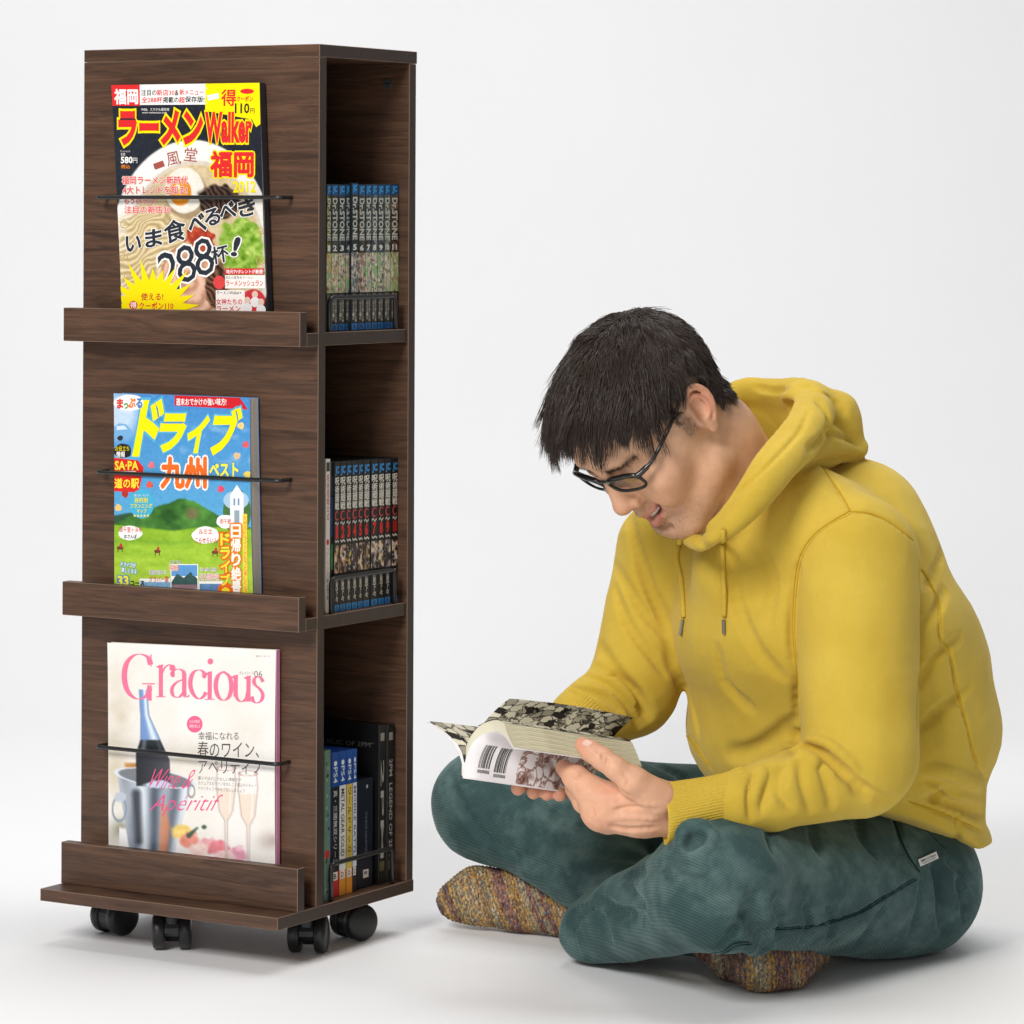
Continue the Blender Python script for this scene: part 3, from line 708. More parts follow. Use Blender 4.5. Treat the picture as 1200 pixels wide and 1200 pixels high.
# --- drive guide on the middle ledge
root, P = magazine('magazine', 'driving guide with green mountain and yellow title on the middle ledge', [(134, 460.8), (293.2, 466.6), (297.2, 697), (134.2, 684)], S2, 0.017, None, (70, 130, 190))
def drive(X, Y):
    t = np.clip((Y - 460) / 150, 0, 1)[:, None]; b = np.array((70.0, 138, 204))[None] * (1 - t) + np.array((92.0, 170, 216))[None] * t
    cl = n2(X, Y, 30, 1, 1.5) * 0.7 + n2(X, Y, 12, 2, 1.5) * 0.4; b = lay(b, np.clip(cl * 1.2 - 0.15, 0, 0.75) * np.clip((585 - Y) / 70, 0, 1), (232, 240, 248)); b = lay(b, 0.8 * soft(elp(X, Y, 138, 486, 26, 26), 0.8), (226, 236, 246))
    far = Y - (604 + 5 * n2(X, Y * 0, 26, 3)); b = lay(b, soft(-far, 2.0) * (X < 175), (46, 84, 58))
    top = np.interp(X, [128, 150, 172, 195, 206, 217, 228, 240, 255, 275, 310], [614, 606, 598, 590, 586, 584.5, 588, 593, 602, 614, 622]) + 1.2 * n2(X, Y * 0, 6, 4)
    sh = n2(X, Y, 16, 5, 0.6) * 0.6 + n2(X, Y, 6, 6) * 0.6 + 0.35 * np.sin((X - 217) * 0.10); hill = np.stack([62 + 34 * sh, 116 + 44 * sh, 44 + 22 * sh], 1); b = lay(b, soft(top - Y, 1.6), hill)
    b = lay(b, 0.7 * soft(elp(X, Y, 226, 602, 8, 7), 0.5), (128, 104, 74))
    fl = np.interp(X, [125, 165, 205, 240, 310], [614, 618, 622, 617, 621]); gr = n2(X, Y, 16, 7, 3) * 0.6 + n2(X, Y, 4, 8, 2) * 0.5; u = np.clip((Y - 615) / 80, 0, 1)
    b = lay(b, soft(fl - Y, 2.0), np.stack([142 + 36 * u + 20 * gr, 186 + 24 * u + 18 * gr, 44 + 20 * u + 14 * gr], 1)); b = lay(b, 0.35 * np.exp(-((Y - 634 - 4 * n2(X, Y, 20, 9)) / 3) ** 2), (96, 150, 40))
    return b + n2(X, Y, 2.2, 16)[:, None] * 6
P.image(drive, 140, 200)
for (x_, y_) in ((141, 642), (185, 646), (253, 647)): P.disc(x_, y_, 4, 2.2, (112, 66, 40)).rect(x_ - 3, y_ + 1, x_ - 2, y_ + 5, (90, 54, 34)).rect(x_ + 2, y_ + 1, x_ + 3, y_ + 5, (90, 54, 34)).disc(x_ + 1, y_ - 3, 1.6, 2.4, (196, 50, 50))
P.disc(152, 472, 18, 9.5, WHT, wob=0.05).poly([(205, 455), (281, 465.5), (291, 480), (205, 475.3)], (210, 34, 44)).disc(144, 528.5, 10.5, 8.5, (34, 32, 34), wob=0.08)
P.poly([(130, 536), (162, 539.5), (169, 548), (163, 577), (130, 575.5)], (222, 40, 34)).disc(166.5, 590.5, 14.5, 17, (70, 178, 214)).disc(279, 600, 16.5, 27, (74, 118, 62), 0.6).disc(278, 586, 15, 11, (170, 202, 226)).up()
P.poly([(271, 620), (271, 580), (275, 574), (279, 568), (283, 574), (287, 580), (287, 620)], (238, 240, 242)).rect(275, 584, 277, 592, (120, 150, 180)).rect(280, 584, 282, 592, (120, 150, 180)).rect(276, 598, 282, 618, (150, 168, 176))
P.poly([(134, 500), (140, 496), (148, 497), (155, 505), (155, 512), (134, 514)], (120, 176, 222)).disc(141, 512.5, 3.4, 4, (44, 46, 52)).poly([(137, 499), (146, 498.5), (150, 503), (137, 504)], (210, 228, 240))
for x_, y_, c_ in ((283, 499, (240, 210, 130)), (289, 521, (224, 96, 110)), (279, 534, (232, 196, 150)), (178, 545, (230, 120, 130)), (176, 568, (226, 90, 70)), (147, 579, (180, 50, 40)), (139, 595, (240, 200, 120)), (260, 573, (230, 80, 110)), (291, 556, (240, 210, 90))): P.disc(x_, y_, 4, 4, c_, 0.4, 16, wob=0.2, seed=int(x_))
for (x_, y_, rx, ry) in ((153, 624.5, 14, 8.5), (242, 627, 16, 10), (265, 611, 10, 8)): P.disc(x_, y_, rx, ry, WHT, wob=0.06, seed=int(y_))
P.rect(200.5, 661, 233, 691, WHT).rect(164, 678, 200, 720, WHT).rect(233.5, 681, 262, 720, WHT).up()
P.rect(201.5, 662, 232, 675, (96, 158, 214), 0.2).poly([(201.5, 682), (208, 672), (216, 677), (224, 670), (232, 678), (232, 688), (201.5, 688)], (52, 88, 84), 0.5).rect(201.5, 685, 232, 690, (150, 120, 130), 0.4).rect(165, 682, 200, 720, (130, 176, 212), 0.3).rect(234.5, 684, 262, 720, (100, 140, 190), 0.5)
P.up()
P.text('週末おでかけの強い味方!', (207, 466.7, 265.5, 475), WHT, 0.02)
BL_ = (84, 176, 214)
for ch, b_ in (('ド', (161, 467, 190, 535)), ('ラ', (187, 484, 218, 530.5)), ('イ', (220.5, 486, 244, 531)), ('ブ', (249, 477, 282, 534))):
    l0 = P.layer; P.text(ch, b_, (255, 236, 0), 0.055, [(BL_, 0.045)], shear=0.18); P.layer = l0
P.up().up().up().disc(152, 472, 17.5, 9.2, WHT, wob=0.05).up()
for ch, b_, c_ in (('ま', (137.5, 467, 145.5, 479), (214, 60, 50)), ('っ', (145.5, 472, 151, 479.5), (80, 160, 70)), ('ぷ', (150.5, 466, 160, 478), (232, 130, 60)), ('る', (160, 466.5, 168, 478.5), (70, 130, 190))): P.text(ch, b_, c_, 0.05)
P.up().text('九州', (190, 536.5, 242.5, 571.5), (242, 110, 32), 0.05, [((252, 248, 240), 0.055)]).text('ベスト', (246.5, 542, 281, 559), (252, 240, 70), 0.04, [((60, 140, 196), 0.06)])
P.up().text('お役立ち', (135.5, 522.5, 152, 528.5), YEL, 0.01).text('情報', (137, 529, 147, 536), WHT, 0.02)
P.text('SA·PA', (135, 540, 163, 551), (255, 232, 60), 0.03).text('道の駅', (135, 560.5, 163.5, 572), (255, 232, 60), 0.03).rect(135, 552, 160, 553, WHT)
P.text('使い方いろいろ', (158, 579, 175, 582), WHT).text('目的別', (159, 583, 174, 589), YEL, 0.02).text('プランニング', (153.5, 590, 179.5, 595.5), YEL, 0.02, shear=0.1).text('マップ', (161, 596.5, 173, 601), YEL, 0.02).text('★★★★★', (157, 602, 176, 606), (250, 236, 120))
P.text('草千里ヶ浜を', (140.5, 617.5, 167, 624), (214, 60, 60), 0.01).text('おさんぽ', (146, 626, 161, 631), BLK, 0.01).text('ルミエ', (234, 620, 250, 626), (232, 110, 60), 0.02).text('こらせらいふ', (230, 630, 256, 636), (214, 60, 60), 0.01).text('雨千賀', (259, 608, 272, 614), (226, 90, 70), 0.01)
P.up().vtext('日帰り絶景', (272.5, 614, 283.5, 697), (252, 250, 240), 0.03, [((240, 132, 24), 0.10)]).up().vtext('ドライブ・', (259.5, 624, 271, 703), (255, 226, 60), 0.03, [((236, 106, 24), 0.11)])
P.up().rect(286, 602, 291.5, 700, (250, 216, 70)).up().vtext('九州のドライブがもっと楽しくなる', (287, 604, 290.8, 698), (210, 90, 40), 0.0)
P.text('ドライブが', (142.5, 659, 160, 664.5), WHT, 0.02, [((70, 160, 210), 0.1)], rot=0.12).text('楽しくなる', (143, 666, 161, 671.5), WHT, 0.02, [((70, 160, 210), 0.1)], rot=0.12)
P.up().text('33', (138.5, 674.5, 151.5, 686.5), (255, 236, 60), 0.04, [((60, 140, 190), 0.07)]).text('コース', (153.5, 680.5, 170, 686), BLK, 0.03)
P.text('異国を感じる', (176, 668, 196, 673), BLK, 0.01, [(WHT, 0.06)]).text('グラバー園', (175.5, 675, 198, 682), (224, 84, 60), 0.01).text('くじゅうの', (199.5, 656.5, 213, 660.5), BLK, 0.01, [(WHT, 0.06)]).text('花畑', (199.5, 662, 209.5, 668.5), (232, 100, 40), 0.02, [(WHT, 0.06)]).text('海へ続く鳥居', (236, 665, 255, 669.5), BLK, 0.01, [(WHT, 0.06)]).text('元乃隅神社', (235, 672, 258, 680), (224, 84, 60), 0.01, [(WHT, 0.06)])
P.build('cover_print', m_print, root)

# --- wine magazine on the bottom ledge
root, P = magazine('magazine', 'cream wine magazine with pink serif title on the bottom ledge', [(126.5, 753), (323.6, 762.0), (323.4, 1012.6), (127.4, 990.5)], Z0, 0.007, (228, 150, 184), (246, 242, 236))
def wine(X, Y):
    n_ = n2(X, Y, 46, 1) * 0.6 + n2(X, Y, 20, 2) * 0.4; b = np.stack([247 + 7 * n_, 243 + 9 * n_, 237 + 13 * n_], 1)
    for (cx, cy, rx, ry, c, a) in ((140, 835, 22, 60, (212, 198, 172), 0.7), (136, 905, 16, 40, (196, 178, 144), 0.6), (139, 972, 16, 16, (120, 120, 92), 0.8), (215, 890, 40, 26, (226, 214, 190), 0.6), (300, 856, 30, 26, (232, 224, 212), 0.7), (316, 985, 18, 12, (150, 130, 122), 0.7), (270, 960, 50, 40, (252, 246, 236), 0.7), (205, 790, 40, 22, (232, 224, 212), 0.5)): b = lay(b, a * np.exp(-np.maximum(elp(X, Y, cx, cy, rx, ry) + 1, 0) ** 2 * 1.4) * (0.75 + 0.4 * n2(X, Y, 12, int(cx))), c)
    b = lay(b, soft(205 - X * 0 - 1e3, 1) * 0, (0, 0, 0)); tb = 986 + (X - 205) * 0.26; b = lay(b, soft(tb - Y, 4) * (X > 140), (250, 247, 246))
    d, u = poly_d(X, Y, [(880, 145), (920, 148)], [(880, 158), (920, 166)], 894, 922); b = lay(b, soft(d, 3), np.stack([206 - 30 * u, 152 - 30 * u, 88 - 24 * u], 1))
    L_ = [(810, 163.5), (838, 165), (866, 165), (882, 160), (925, 160)]; R_ = [(810, 172.5), (838, 175), (866, 188), (890, 199), (925, 201)]
    d, u = poly_d(X, Y, L_, R_, 809, 925); hl = np.exp(-((u - 0.22) / 0.10) ** 2) + 0.5 * np.exp(-((u - 0.85) / 0.08) ** 2); b = lay(b, soft(d, 1.6), np.stack([34 + 70 * hl, 40 + 70 * hl, 44 + 76 * hl], 1))
    d, u = poly_d(X, Y, L_, R_, 808, 867); hl = np.exp(-((u - 0.7) / 0.2) ** 2); b = lay(b, soft(d, 1.6), np.stack([118 + 112 * hl, 154 + 88 * hl, 210 + 40 * hl], 1))
    L2 = [(903, 137), (935, 142), (990, 151), (1000, 152)]; R2 = [(903, 226), (917, 226), (935, 221), (1000, 205)]; d, u = poly_d(X, Y, L2, R2, 905 + 0.16 * (X - 137), 1000)
    mt = 0.5 + 0.5 * np.sin(u * 15 + 1.2 * n2(X, Y, 30, 5, 0.3)) * np.cos(u * 5.5 + 1); mt = np.clip(mt + 0.15 * n2(X, Y, 9, 6, 0.25), 0, 1); b = lay(b, soft(d, 1.6), np.stack([78 + 150 * mt, 88 + 148 * mt, 104 + 140 * mt], 1))
    b = lay(b, 0.8 * soft(seg_d(X, Y, [(192, 944), (194, 968), (192, 994)], [2, 6, 5]), 5) * soft(d, 2), (226, 140, 96)); b = lay(b, 0.85 * soft(seg_d(X, Y, [(160, 930), (163, 985)], [5, 4]), 6) * soft(d, 2), (44, 48, 58))
    ri = elp(X, Y, 182, 911.5, 46, 9.5, 0.15); b = lay(b, soft(np.abs(ri) - 0.06, 0.06), (226, 232, 240)); b = lay(b, soft(ri + 0.06, 0.08), (124, 128, 134)); d, u = poly_d(X, Y, L_, R_, 880, 921); b = lay(b, soft(d, 1.6), np.stack([30 + 50 * u, 34 + 46 * u, 40 + 50 * u], 1)); ic = elp(X, Y, 186, 919, 15, 5); b = lay(b, soft(ic + 0.3 * n2(X, Y, 4, 7), 0.3), (200, 216, 238))
    rg_ = np.abs(elp(X, Y, 140, 948, 8, 14)) - 0.12; b = lay(b, soft(rg_, 0.15), (140, 150, 164)); b = lay(b, soft(elp(X, Y, 141, 934, 7, 6), 0.3), (196, 204, 216)); b = lay(b, soft(np.abs(elp(X, Y, 225, 927, 4, 7)) - 0.15, 0.3), (120, 124, 132))
    for (cx, cy, c) in ((214, 975, (246, 212, 120)), (223, 985, (240, 150, 130)), (244, 991, (246, 182, 186)), (256, 993, (238, 136, 146)), (234, 996, (252, 220, 210)), (278, 1001, (244, 176, 196)), (264, 1004, (248, 214, 212))): pe = n2(X, Y, 5, int(cx)); b = lay(b, soft(elp(X, Y, cx, cy, 12, 9) + 0.25 * pe, 0.35), np.array(c)[None] + 22 * pe[:, None])
    b = lay(b, soft(seg_d(X, Y, [(222, 979), (232, 970)], [3, 1]), 2), (66, 92, 70)); b = lay(b, soft(elp(X, Y, 240, 969, 3, 2.5), 0.5), (74, 96, 78))
    for (cx, y0_, y1_, ys) in ((266, 898, 962, 1005), (292, 904, 968, 1010)):
        w_ = np.interp(Y, [y0_, y0_ + 20, y1_ - 12, y1_, ys], [10, 11.5, 8, 1.5, 1.0]); e = np.abs(X - cx) - w_; ins = (Y > y0_) * (Y < ys); b = lay(b, 0.5 * soft(e, 1.5) * ins, (250, 244, 238)); b = lay(b, 0.55 * soft(e, 1.5) * (Y > y0_ + 26) * (Y < y1_), (240, 214, 188)); b = lay(b, 0.6 * np.exp(-(e / 0.8) ** 2) * ins, (176, 150, 140)); b = lay(b, 0.8 * soft(np.abs(X - cx - w_ * 0.5) - 0.6, 1) * ins * (Y < y1_ - 8), (255, 255, 255)); b = lay(b, 0.7 * np.exp(-(elp(X, Y, cx, y0_ + 2, 10.5, 3) / 0.16) ** 2), (170, 130, 120))
    return b + n2(X, Y, 2.4, 16)[:, None] * 3
P.image(wine, 180, 230)
PK = (240, 120, 156)
def nib(pts, thick, thin, sub=8):
    Q = smooth_path([(a, b, 0) for a, b in pts], sub); ws = []
    for i in range(len(Q)):
        d = Q[min(i + 1, len(Q) - 1)] - Q[max(i - 1, 0)]; d = d / (np.linalg.norm(d) + 1e-9); ws.append(thin + (thick - thin) * abs(d[1]) ** 1.6)
    P.line([(q_[0], q_[1]) for q_ in Q], ws, PK)
P.up()
nib([(177, 779), (174, 770.5), (165, 766.5), (156, 769), (148.5, 778), (146, 793), (149, 808), (156.5, 817), (165, 819), (173, 814), (176, 806)], 6.6, 1.0)
P.up(); nib([(177.5, 766.5), (177.5, 781)], 1.5, 1); nib([(175.5, 803), (175.5, 821)], 5.4, 1); P.rect(167, 800.5, 182, 802, PK)
def stem(x, y0_, y1_, w, foot=True, head=True):
    P.rect(x - w / 2, y0_, x + w / 2, y1_, PK)
    if foot: P.rect(x - w / 2 - 3.2, y1_ - 1.2, x + w / 2 + 3.2, y1_, PK)
    if head: P.poly([(x - w / 2 - 4, y0_ + 2.2), (x + w / 2, y0_ - 0.8), (x + w / 2, y0_ + 3), (x - w / 2, y0_ + 4)], PK)
stem(189, 779, 817, 5); P.disc(202.5, 782.5, 3.6, 3.6, PK); nib([(190.5, 789), (194, 782), (199, 779), (203, 781)], 2.2, 1.6)
nib([(202, 791), (204, 786), (210, 784), (215.5, 787), (216.5, 795), (216.5, 811), (218, 816.5), (223, 815)], 5.2, 1.0); nib([(215.5, 796), (207, 800), (202, 807), (203.5, 815), (210, 817), (216, 811)], 4.6, 1.0); P.disc(203, 791, 2.6, 2.6, PK)
nib([(241, 792), (238.5, 787), (233, 785), (226.5, 789), (223.5, 801), (227, 813), (234, 819), (240, 815), (242, 811)], 5.4, 1.0); P.disc(240, 792, 2.7, 2.9, PK)
stem(246.5, 787, 820, 5); P.disc(247, 775, 3.4, 3.6, PK)
nib([(262.5, 787), (256, 792), (253.5, 804), (256.5, 816), (263, 820.5), (269.5, 816), (272, 804.5), (269.5, 793), (262.5, 787)], 5.4, 1.0)
stem(277, 791, 816, 5, foot=False); nib([(277, 808), (278.5, 818), (284, 822), (289.5, 818), (291.5, 810)], 4.4, 1.2); stem(292, 792, 822, 5)
nib([(309, 799), (306.5, 794.5), (302.5, 793), (298.5, 796), (299.5, 802), (305.5, 807.5), (309, 814), (307, 821), (302, 823.5), (298, 821.5), (296, 816)], 4.6, 1.1)
P.text('グレイシース', (281, 786.5, 298, 790.5), (120, 110, 110)).text('06', (298.5, 786, 308, 793.5), (120, 110, 110)).text('夏号のごあいさつ', (300, 768, 318, 770), (150, 140, 140))
P.disc(229, 848.5, 9.3, 9.8, (240, 104, 146)).up().text('大人の贅沢', (223, 843.5, 235, 847), WHT).text('時間を楽しむ', (223, 849, 235.5, 852.5), WHT)
TX = (78, 72, 72)
P.text('幸福になれる', (233.5, 857.5, 281, 867), TX, -0.008).text('春のワイン、', (232.5, 868.5, 305, 888), TX, -0.006).text('アペリティフ', (233.5, 891, 307, 907), TX, -0.004)
for i, (x1_, t_) in enumerate(((284, '暮らすほどにうれしい季節です'), (302, 'カジュアルなワインをかしこく選ぶパーティー'), (288, 'アペリティフでおもてなししましょう'))): P.text(t_, (233, 910.5 + 6.2 * i, x1_, 914.8 + 6.2 * i), (130, 118, 114), -0.004, rot=0.05)
P.up().text('Wine &', (176, 901, 228, 924), (240, 84, 140), -0.012, shear=0.55).text('Apéritif', (179, 931, 256, 956), (240, 84, 140), -0.012, shear=0.55)
P.build('cover_print', m_print, root)
# ------------------------------------------------------------------ books, comics and cases in the side bays
m_edge_p = mat('book_page_edges', srgb(196, 188, 168), 0.85)
def shelf_item(name, label, cat, group, x0, x1, ytop, zbase, X, depth, body, design=None, hard=0.0012, pages=True, side=None, gap=0.0003, m=None):
    """upright book whose spine spans photo columns x0..x1 on the plane x = X of the rack; top edge at photo row ytop"""
    ya, _ = on_side(x0, ytop, X); yb, _ = on_side(x1, ytop, X); _, zt = on_side((x0 + x1) / 2, ytop, X)
    ya, yb = max(ya + gap, 0.0162), min(yb - gap, RD - 0.0160); w, h = yb - ya, zt - zbase
    root = bpy.data.objects.new(name, None); link(root, label=label, category=cat); root.empty_display_size = 0.03
    if group: root['group'] = group
    root.matrix_world = RM @ Matrix.Translation((X, ya, zbase + 0.0004))
    m_b = mat('cover_' + cat.replace(' ', '_'), srgb(*body), 0.4)
    if pages:
        box('spine', (-0.0012, 0, 0), (0, w, h), m_b, root, bevel=0.0005)
        box('front_board', (-depth, 0, 0), (-0.00125, 0.0008, h), m_b, root, bevel=0.0002); box('back_board', (-depth, w - 0.0008, 0), (-0.00125, w, h), m_b, root, bevel=0.0002)
        box('page_block', (-depth + 0.002, 0.0009, 0.0012), (-0.0013, w - 0.0009, h - 0.0022), m_edge_p, root, bevel=0)
    else: box('case', (-depth, 0, 0), (0, w, h), m_b, root, bevel=hard)
    P = Print(lambda u, v: (0.0001, u * w, v * h), (1, 0, 0), [(0, 0), (1, 0), (1, 1), (0, 1)]); P.w, P.h = w, h
    if design: design(P); P.build('spine_print', m_spine, root)
    if side:
        Q = Print(lambda u, v: (-depth + u * depth, -0.0001, v * h), (0, -1, 0)); side(Q); Q.build('front_print', m_spine, root)
    return root
XS = hw - 0.0135
rg = random.Random(21)
# --- top bay: eleven volumes of one series
xs = [382.9, 388.3, 396.7, 405, 412, 420, 428.3, 435.7, 442.7, 450.3, 457.7, 467.3]
tones = [(150, 158, 60), (96, 104, 92), (84, 98, 110), (92, 120, 124), (66, 84, 96), (120, 112, 96), (120, 138, 140), (150, 160, 158), (110, 118, 128), (168, 176, 160), (150, 120, 96)]
skins = [(196, 176, 120), (206, 186, 150), (198, 178, 148), (204, 180, 160), (176, 168, 160), (190, 160, 140), (206, 190, 172), (212, 194, 176), (186, 178, 150), (196, 186, 160), (172, 178, 130)]
place = ['leftmost', 'second', 'third', 'fourth', 'fifth', 'middle', 'fifth from right', 'fourth from right', 'third from right', 'second from right', 'rightmost']
def stone(i):
    def d(P):
        c = tones[i]; dk = tuple(int(a * 0.32) for a in c)
        P.rect(0, 0, 1, 1, dk).up(); P.rect(0.02, 0.50, 0.98, 0.93, tuple(int(a * 0.55) for a in c), 0.9).rect(0, 0.26, 1, 0.53, skins[i], 0.7).up()
        sk = np.array(skins[i], float) * 1.12; tn = np.array(c, float)
        def art(X, Y, i=i):
            a = n2(X * 9, Y * 90, 2.6, i + 1); e = n2(X * 9, Y * 90, 1.2, i + 30); o_ = sk[None] + 46 * a[:, None]; o_ = lay(o_, soft(-(a - 0.25), 0.2), (236, 224, 200)); o_ = lay(o_, soft(e + 0.35, 0.25), tn * 1.1); o_ = lay(o_, soft(-(e - 0.45), 0.2), (66, 54, 46)); return lay(o_, soft(-(n2(X * 9, Y * 90, 3.4, i + 60) - 0.35), 0.2), (150, 190, 130))
        P.image(art, 11, 26, [(0.0, 0.53), (1.0, 0.53), (1.0, 0.26), (0.0, 0.26)])
        def art2(X, Y, i=i):
            a = n2(X * 9, Y * 90, 2.2, i + 91); return np.tile(tn * 0.75, (len(X), 1)) * (0.75 + 0.7 * a[:, None])
        P.image(art2, 9, 30, [(0.03, 0.925), (0.97, 0.925), (0.97, 0.53), (0.03, 0.53)])
        P.rect(0.05, 0.925, 0.95, 0.995, (16, 84, 140)).rect(0.06, 0.005, 0.94, 0.048, (22, 112, 186)).up()
        P.text('JC', (0.2, 0.935, 0.8, 0.988), (70, 170, 226), 0.04, flip=False)
        st = Print(lambda u, v: P.to3d(0.5 + (v - 0.5) * 1.0, 0.905 - u * 0.29), P.n); st.layer = P.layer + 1
        st.text('Dr.STONE', (0, 0.16, 1, 0.86), (206, 208, 196), 0.03, flip=False); off = len(P.v)
        P.v += st.v; P.f += [tuple(q + off for q in f) for f in st.f]; P.c += st.c
        P.up(); P.text(str(i + 1), (0.22, 0.545, 0.78, 0.585), (236, 236, 228), 0.03, flip=False)
        P.vtext('原作稲垣理一郎', (0.18, 0.07, 0.48, 0.25), (206, 200, 184), 0.0, flip=False).vtext('作画Boichi', (0.56, 0.06, 0.80, 0.25), (190, 184, 170), 0.0, flip=False).text('集', (0.25, 0.012, 0.75, 0.042), (30, 40, 60), 0.0, flip=False)
    return d
for i in range(11):
    shelf_item('comic_book', f'colourful comic volume {place[i] if "right" in place[i] or i == 5 else place[i] + " from left" if i else "leftmost"} in the top bay row', 'comic', 'comics in the top bay', xs[i], xs[i + 1], 216.6 - (1.6 if i == 4 else 0) - 0.5 * rg.random(), S1, XS - (0.0 if i != 4 else -0.003) - 0.0015 * rg.random(), 0.113, tuple(int(a * 0.35) for a in tones[i]), stone(i))
# --- middle bay: a white book, a dark one, ten black volumes
px6 = lambda z: 340 + z / 4.6125
def plain_white(P):
    P.rect(0, 0, 1, 1, (232, 228, 222)).up().vtext('呪術廻戦公式', (0.3, 0.60, 0.75, 0.90), (190, 50, 50), 0.02, flip=False).disc(0.5, 0.46, 0.3, 0.02, (196, 40, 44)).vtext('ファンブック', (0.3, 0.24, 0.7, 0.42), (190, 60, 60), 0.0, flip=False).vtext('芥見下々', (0.3, 0.08, 0.7, 0.22), (60, 56, 54), 0.02, flip=False)
    P.rect(0.1, 0.92, 0.9, 0.98, (60, 58, 56))
def dark_vol(P):
    P.rect(0, 0, 1, 1, (26, 30, 36)).up().rect(0.1, 0.5, 0.9, 0.76, (36, 70, 120), 0.8).rect(0.1, 0.28, 0.9, 0.45, (58, 140, 90), 0.7).rect(0.2, 0.06, 0.8, 0.14, (84, 160, 110)).rect(0.2, 0.78, 0.8, 0.9, (50, 62, 80), 0.8)
shelf_item('book', 'white paperback with red lettering leftmost in the middle bay', 'book', None, px6(193), px6(217), 538.4, S2, XS, 0.113, (232, 228, 222), plain_white)
shelf_item('book', 'dark blue and green paperback beside the white one in the middle bay', 'book', None, px6(218.5), px6(239), 541.0, S2, XS - 0.002, 0.113, (26, 30, 36), dark_vol)
ORD = ['leftmost', 'second', 'third', 'fourth', 'fifth', 'sixth', 'seventh', 'eighth', 'last but one', 'rightmost']
vb = [(240, 268), (269, 302.5), (303.5, 333), (334, 367), (368, 396), (397, 432), (438, 476), (477, 511), (512, 545), (550, 585)]
pics = [(206, 160, 110), (190, 110, 80), (220, 190, 60), (110, 80, 90), (200, 150, 90), (170, 140, 100), (196, 180, 170), (226, 196, 120), (170, 150, 170), (190, 176, 150)]
def juju(i):
    def d(P):
        P.rect(0, 0, 1, 1, (20, 20, 22)).up(); r = random.Random(90 + i)
        pc = np.array(pics[i], float)
        def art(X, Y, i=i):
            a = n2(X * 9, Y * 90, 2.8, i + 11); e = n2(X * 9, Y * 90, 1.3, i + 40); o_ = np.tile(np.array((44.0, 38, 38)), (len(X), 1)); o_ = lay(o_, soft(-(a - 0.0), 0.3), pc); o_ = lay(o_, soft(-(a - 0.35), 0.2), (236, 206, 170)); o_ = lay(o_, soft(-(e - 0.4), 0.2), (34, 28, 28)); return lay(o_, soft(e + 0.45, 0.2), (226, 222, 214))
        P.image(art, 11, 20, [(0.02, 0.44), (0.98, 0.44), (0.98, 0.255), (0.02, 0.255)])
        P.rect(0.12, 0.955, 0.9, 0.992, (20, 20, 22)).text('JC', (0.12, 0.905, 0.9, 0.97), (48, 150, 224), 0.05, flip=False).rect(0.05, 0.0, 0.95, 0.043, (36, 138, 214))
        P.up().vtext('呪術廻戦', (0.10, 0.675, 0.90, 0.895), (226, 224, 216), 0.03, flip=False)
        P.disc(0.5, 0.638, 0.40, 0.032, (206, 70, 74)).disc(0.56, 0.638, 0.30, 0.024, (20, 20, 22)).rect(0.62, 0.62, 1.0, 0.656, (20, 20, 22))
        P.line([(0.1, 0.585), (0.35, 0.595), (0.5, 0.575), (0.8, 0.592)], 0.012, (210, 206, 200)).line([(0.1, 0.475), (0.3, 0.462), (0.6, 0.472), (0.9, 0.460)], 0.012, (210, 206, 200))
        P.text(str(i + 1), (0.22, 0.485, 0.82 if i == 9 else 0.74, 0.57), (214, 34, 36), 0.05, flip=False)
        P.vtext('芥見下々', (0.28, 0.06, 0.74, 0.235), (214, 210, 200), 0.03, flip=False).text('集', (0.3, 0.006, 0.75, 0.038), (20, 60, 110), 0.0, flip=False)
    return d
for i, (a, b) in enumerate(vb):
    shelf_item('comic_book', f'black comic with a red number, {ORD[i]} of its row in the middle bay', 'comic', 'black comics in the middle bay', px6(a), px6(b), 541.3 - 0.46 * i, S2, XS - 0.001 * rg.random(), 0.113, (22, 22, 24), juju(i))
# --- bottom bay
p7 = lambda z: 320 + z / 4
def green_book(P):
    P.rect(0, 0, 1, 1, (104, 134, 118), 0.3).up(); r = random.Random(3)
    for k in range(16): P.disc(0.5 + r.uniform(-0.3, 0.3), r.uniform(0.05, 0.95), 0.16, 0.012, r.choice([(60, 84, 72), (140, 166, 150), (44, 60, 54)]), 0.4, 10)
    P.disc(0.5, 0.31, 0.4, 0.03, (196, 40, 36))
shelf_item('book', 'thin sage green paperback leftmost in the bottom bay', 'book', None, p7(241), p7(269), 879.5, Z0, XS + 0.004, 0.13, (96, 124, 108), green_book)
def case(top, mid, low, title, tcol):
    def d(P):
        P.rect(0, 0, 1, 1, mid).up().rect(0, 0.765, 1, 1, (24, 76, 158)).rect(0, 0.0, 1, 0.175, low).rect(0.15, 0.115, 0.85, 0.172, (230, 228, 224)).up()
        P.text('B' if low[0] > 200 and low[1] < 100 else 'D', (0.32, 0.125, 0.68, 0.162), (30, 30, 32), 0.02, flip=False)
        P.disc(0.5, 0.925, 0.22, 0.018, (226, 232, 240)).up()
        for t, v0, v1, c in (('PS4', 0.90, 0.79, (226, 232, 240)), (title, 0.74, 0.22, tcol)):
            st = Print(lambda u, v, v0=v0, v1=v1: P.to3d(v, v0 + (v1 - v0) * u), P.n); st.layer = P.layer + 1; st.text(t, (0, 0.24, 1, 0.76), c, 0.01, flip=False); off = len(P.v)
            P.v += st.v; P.f += [tuple(q + off for q in f) for f in st.f]; P.c += st.c
    return d
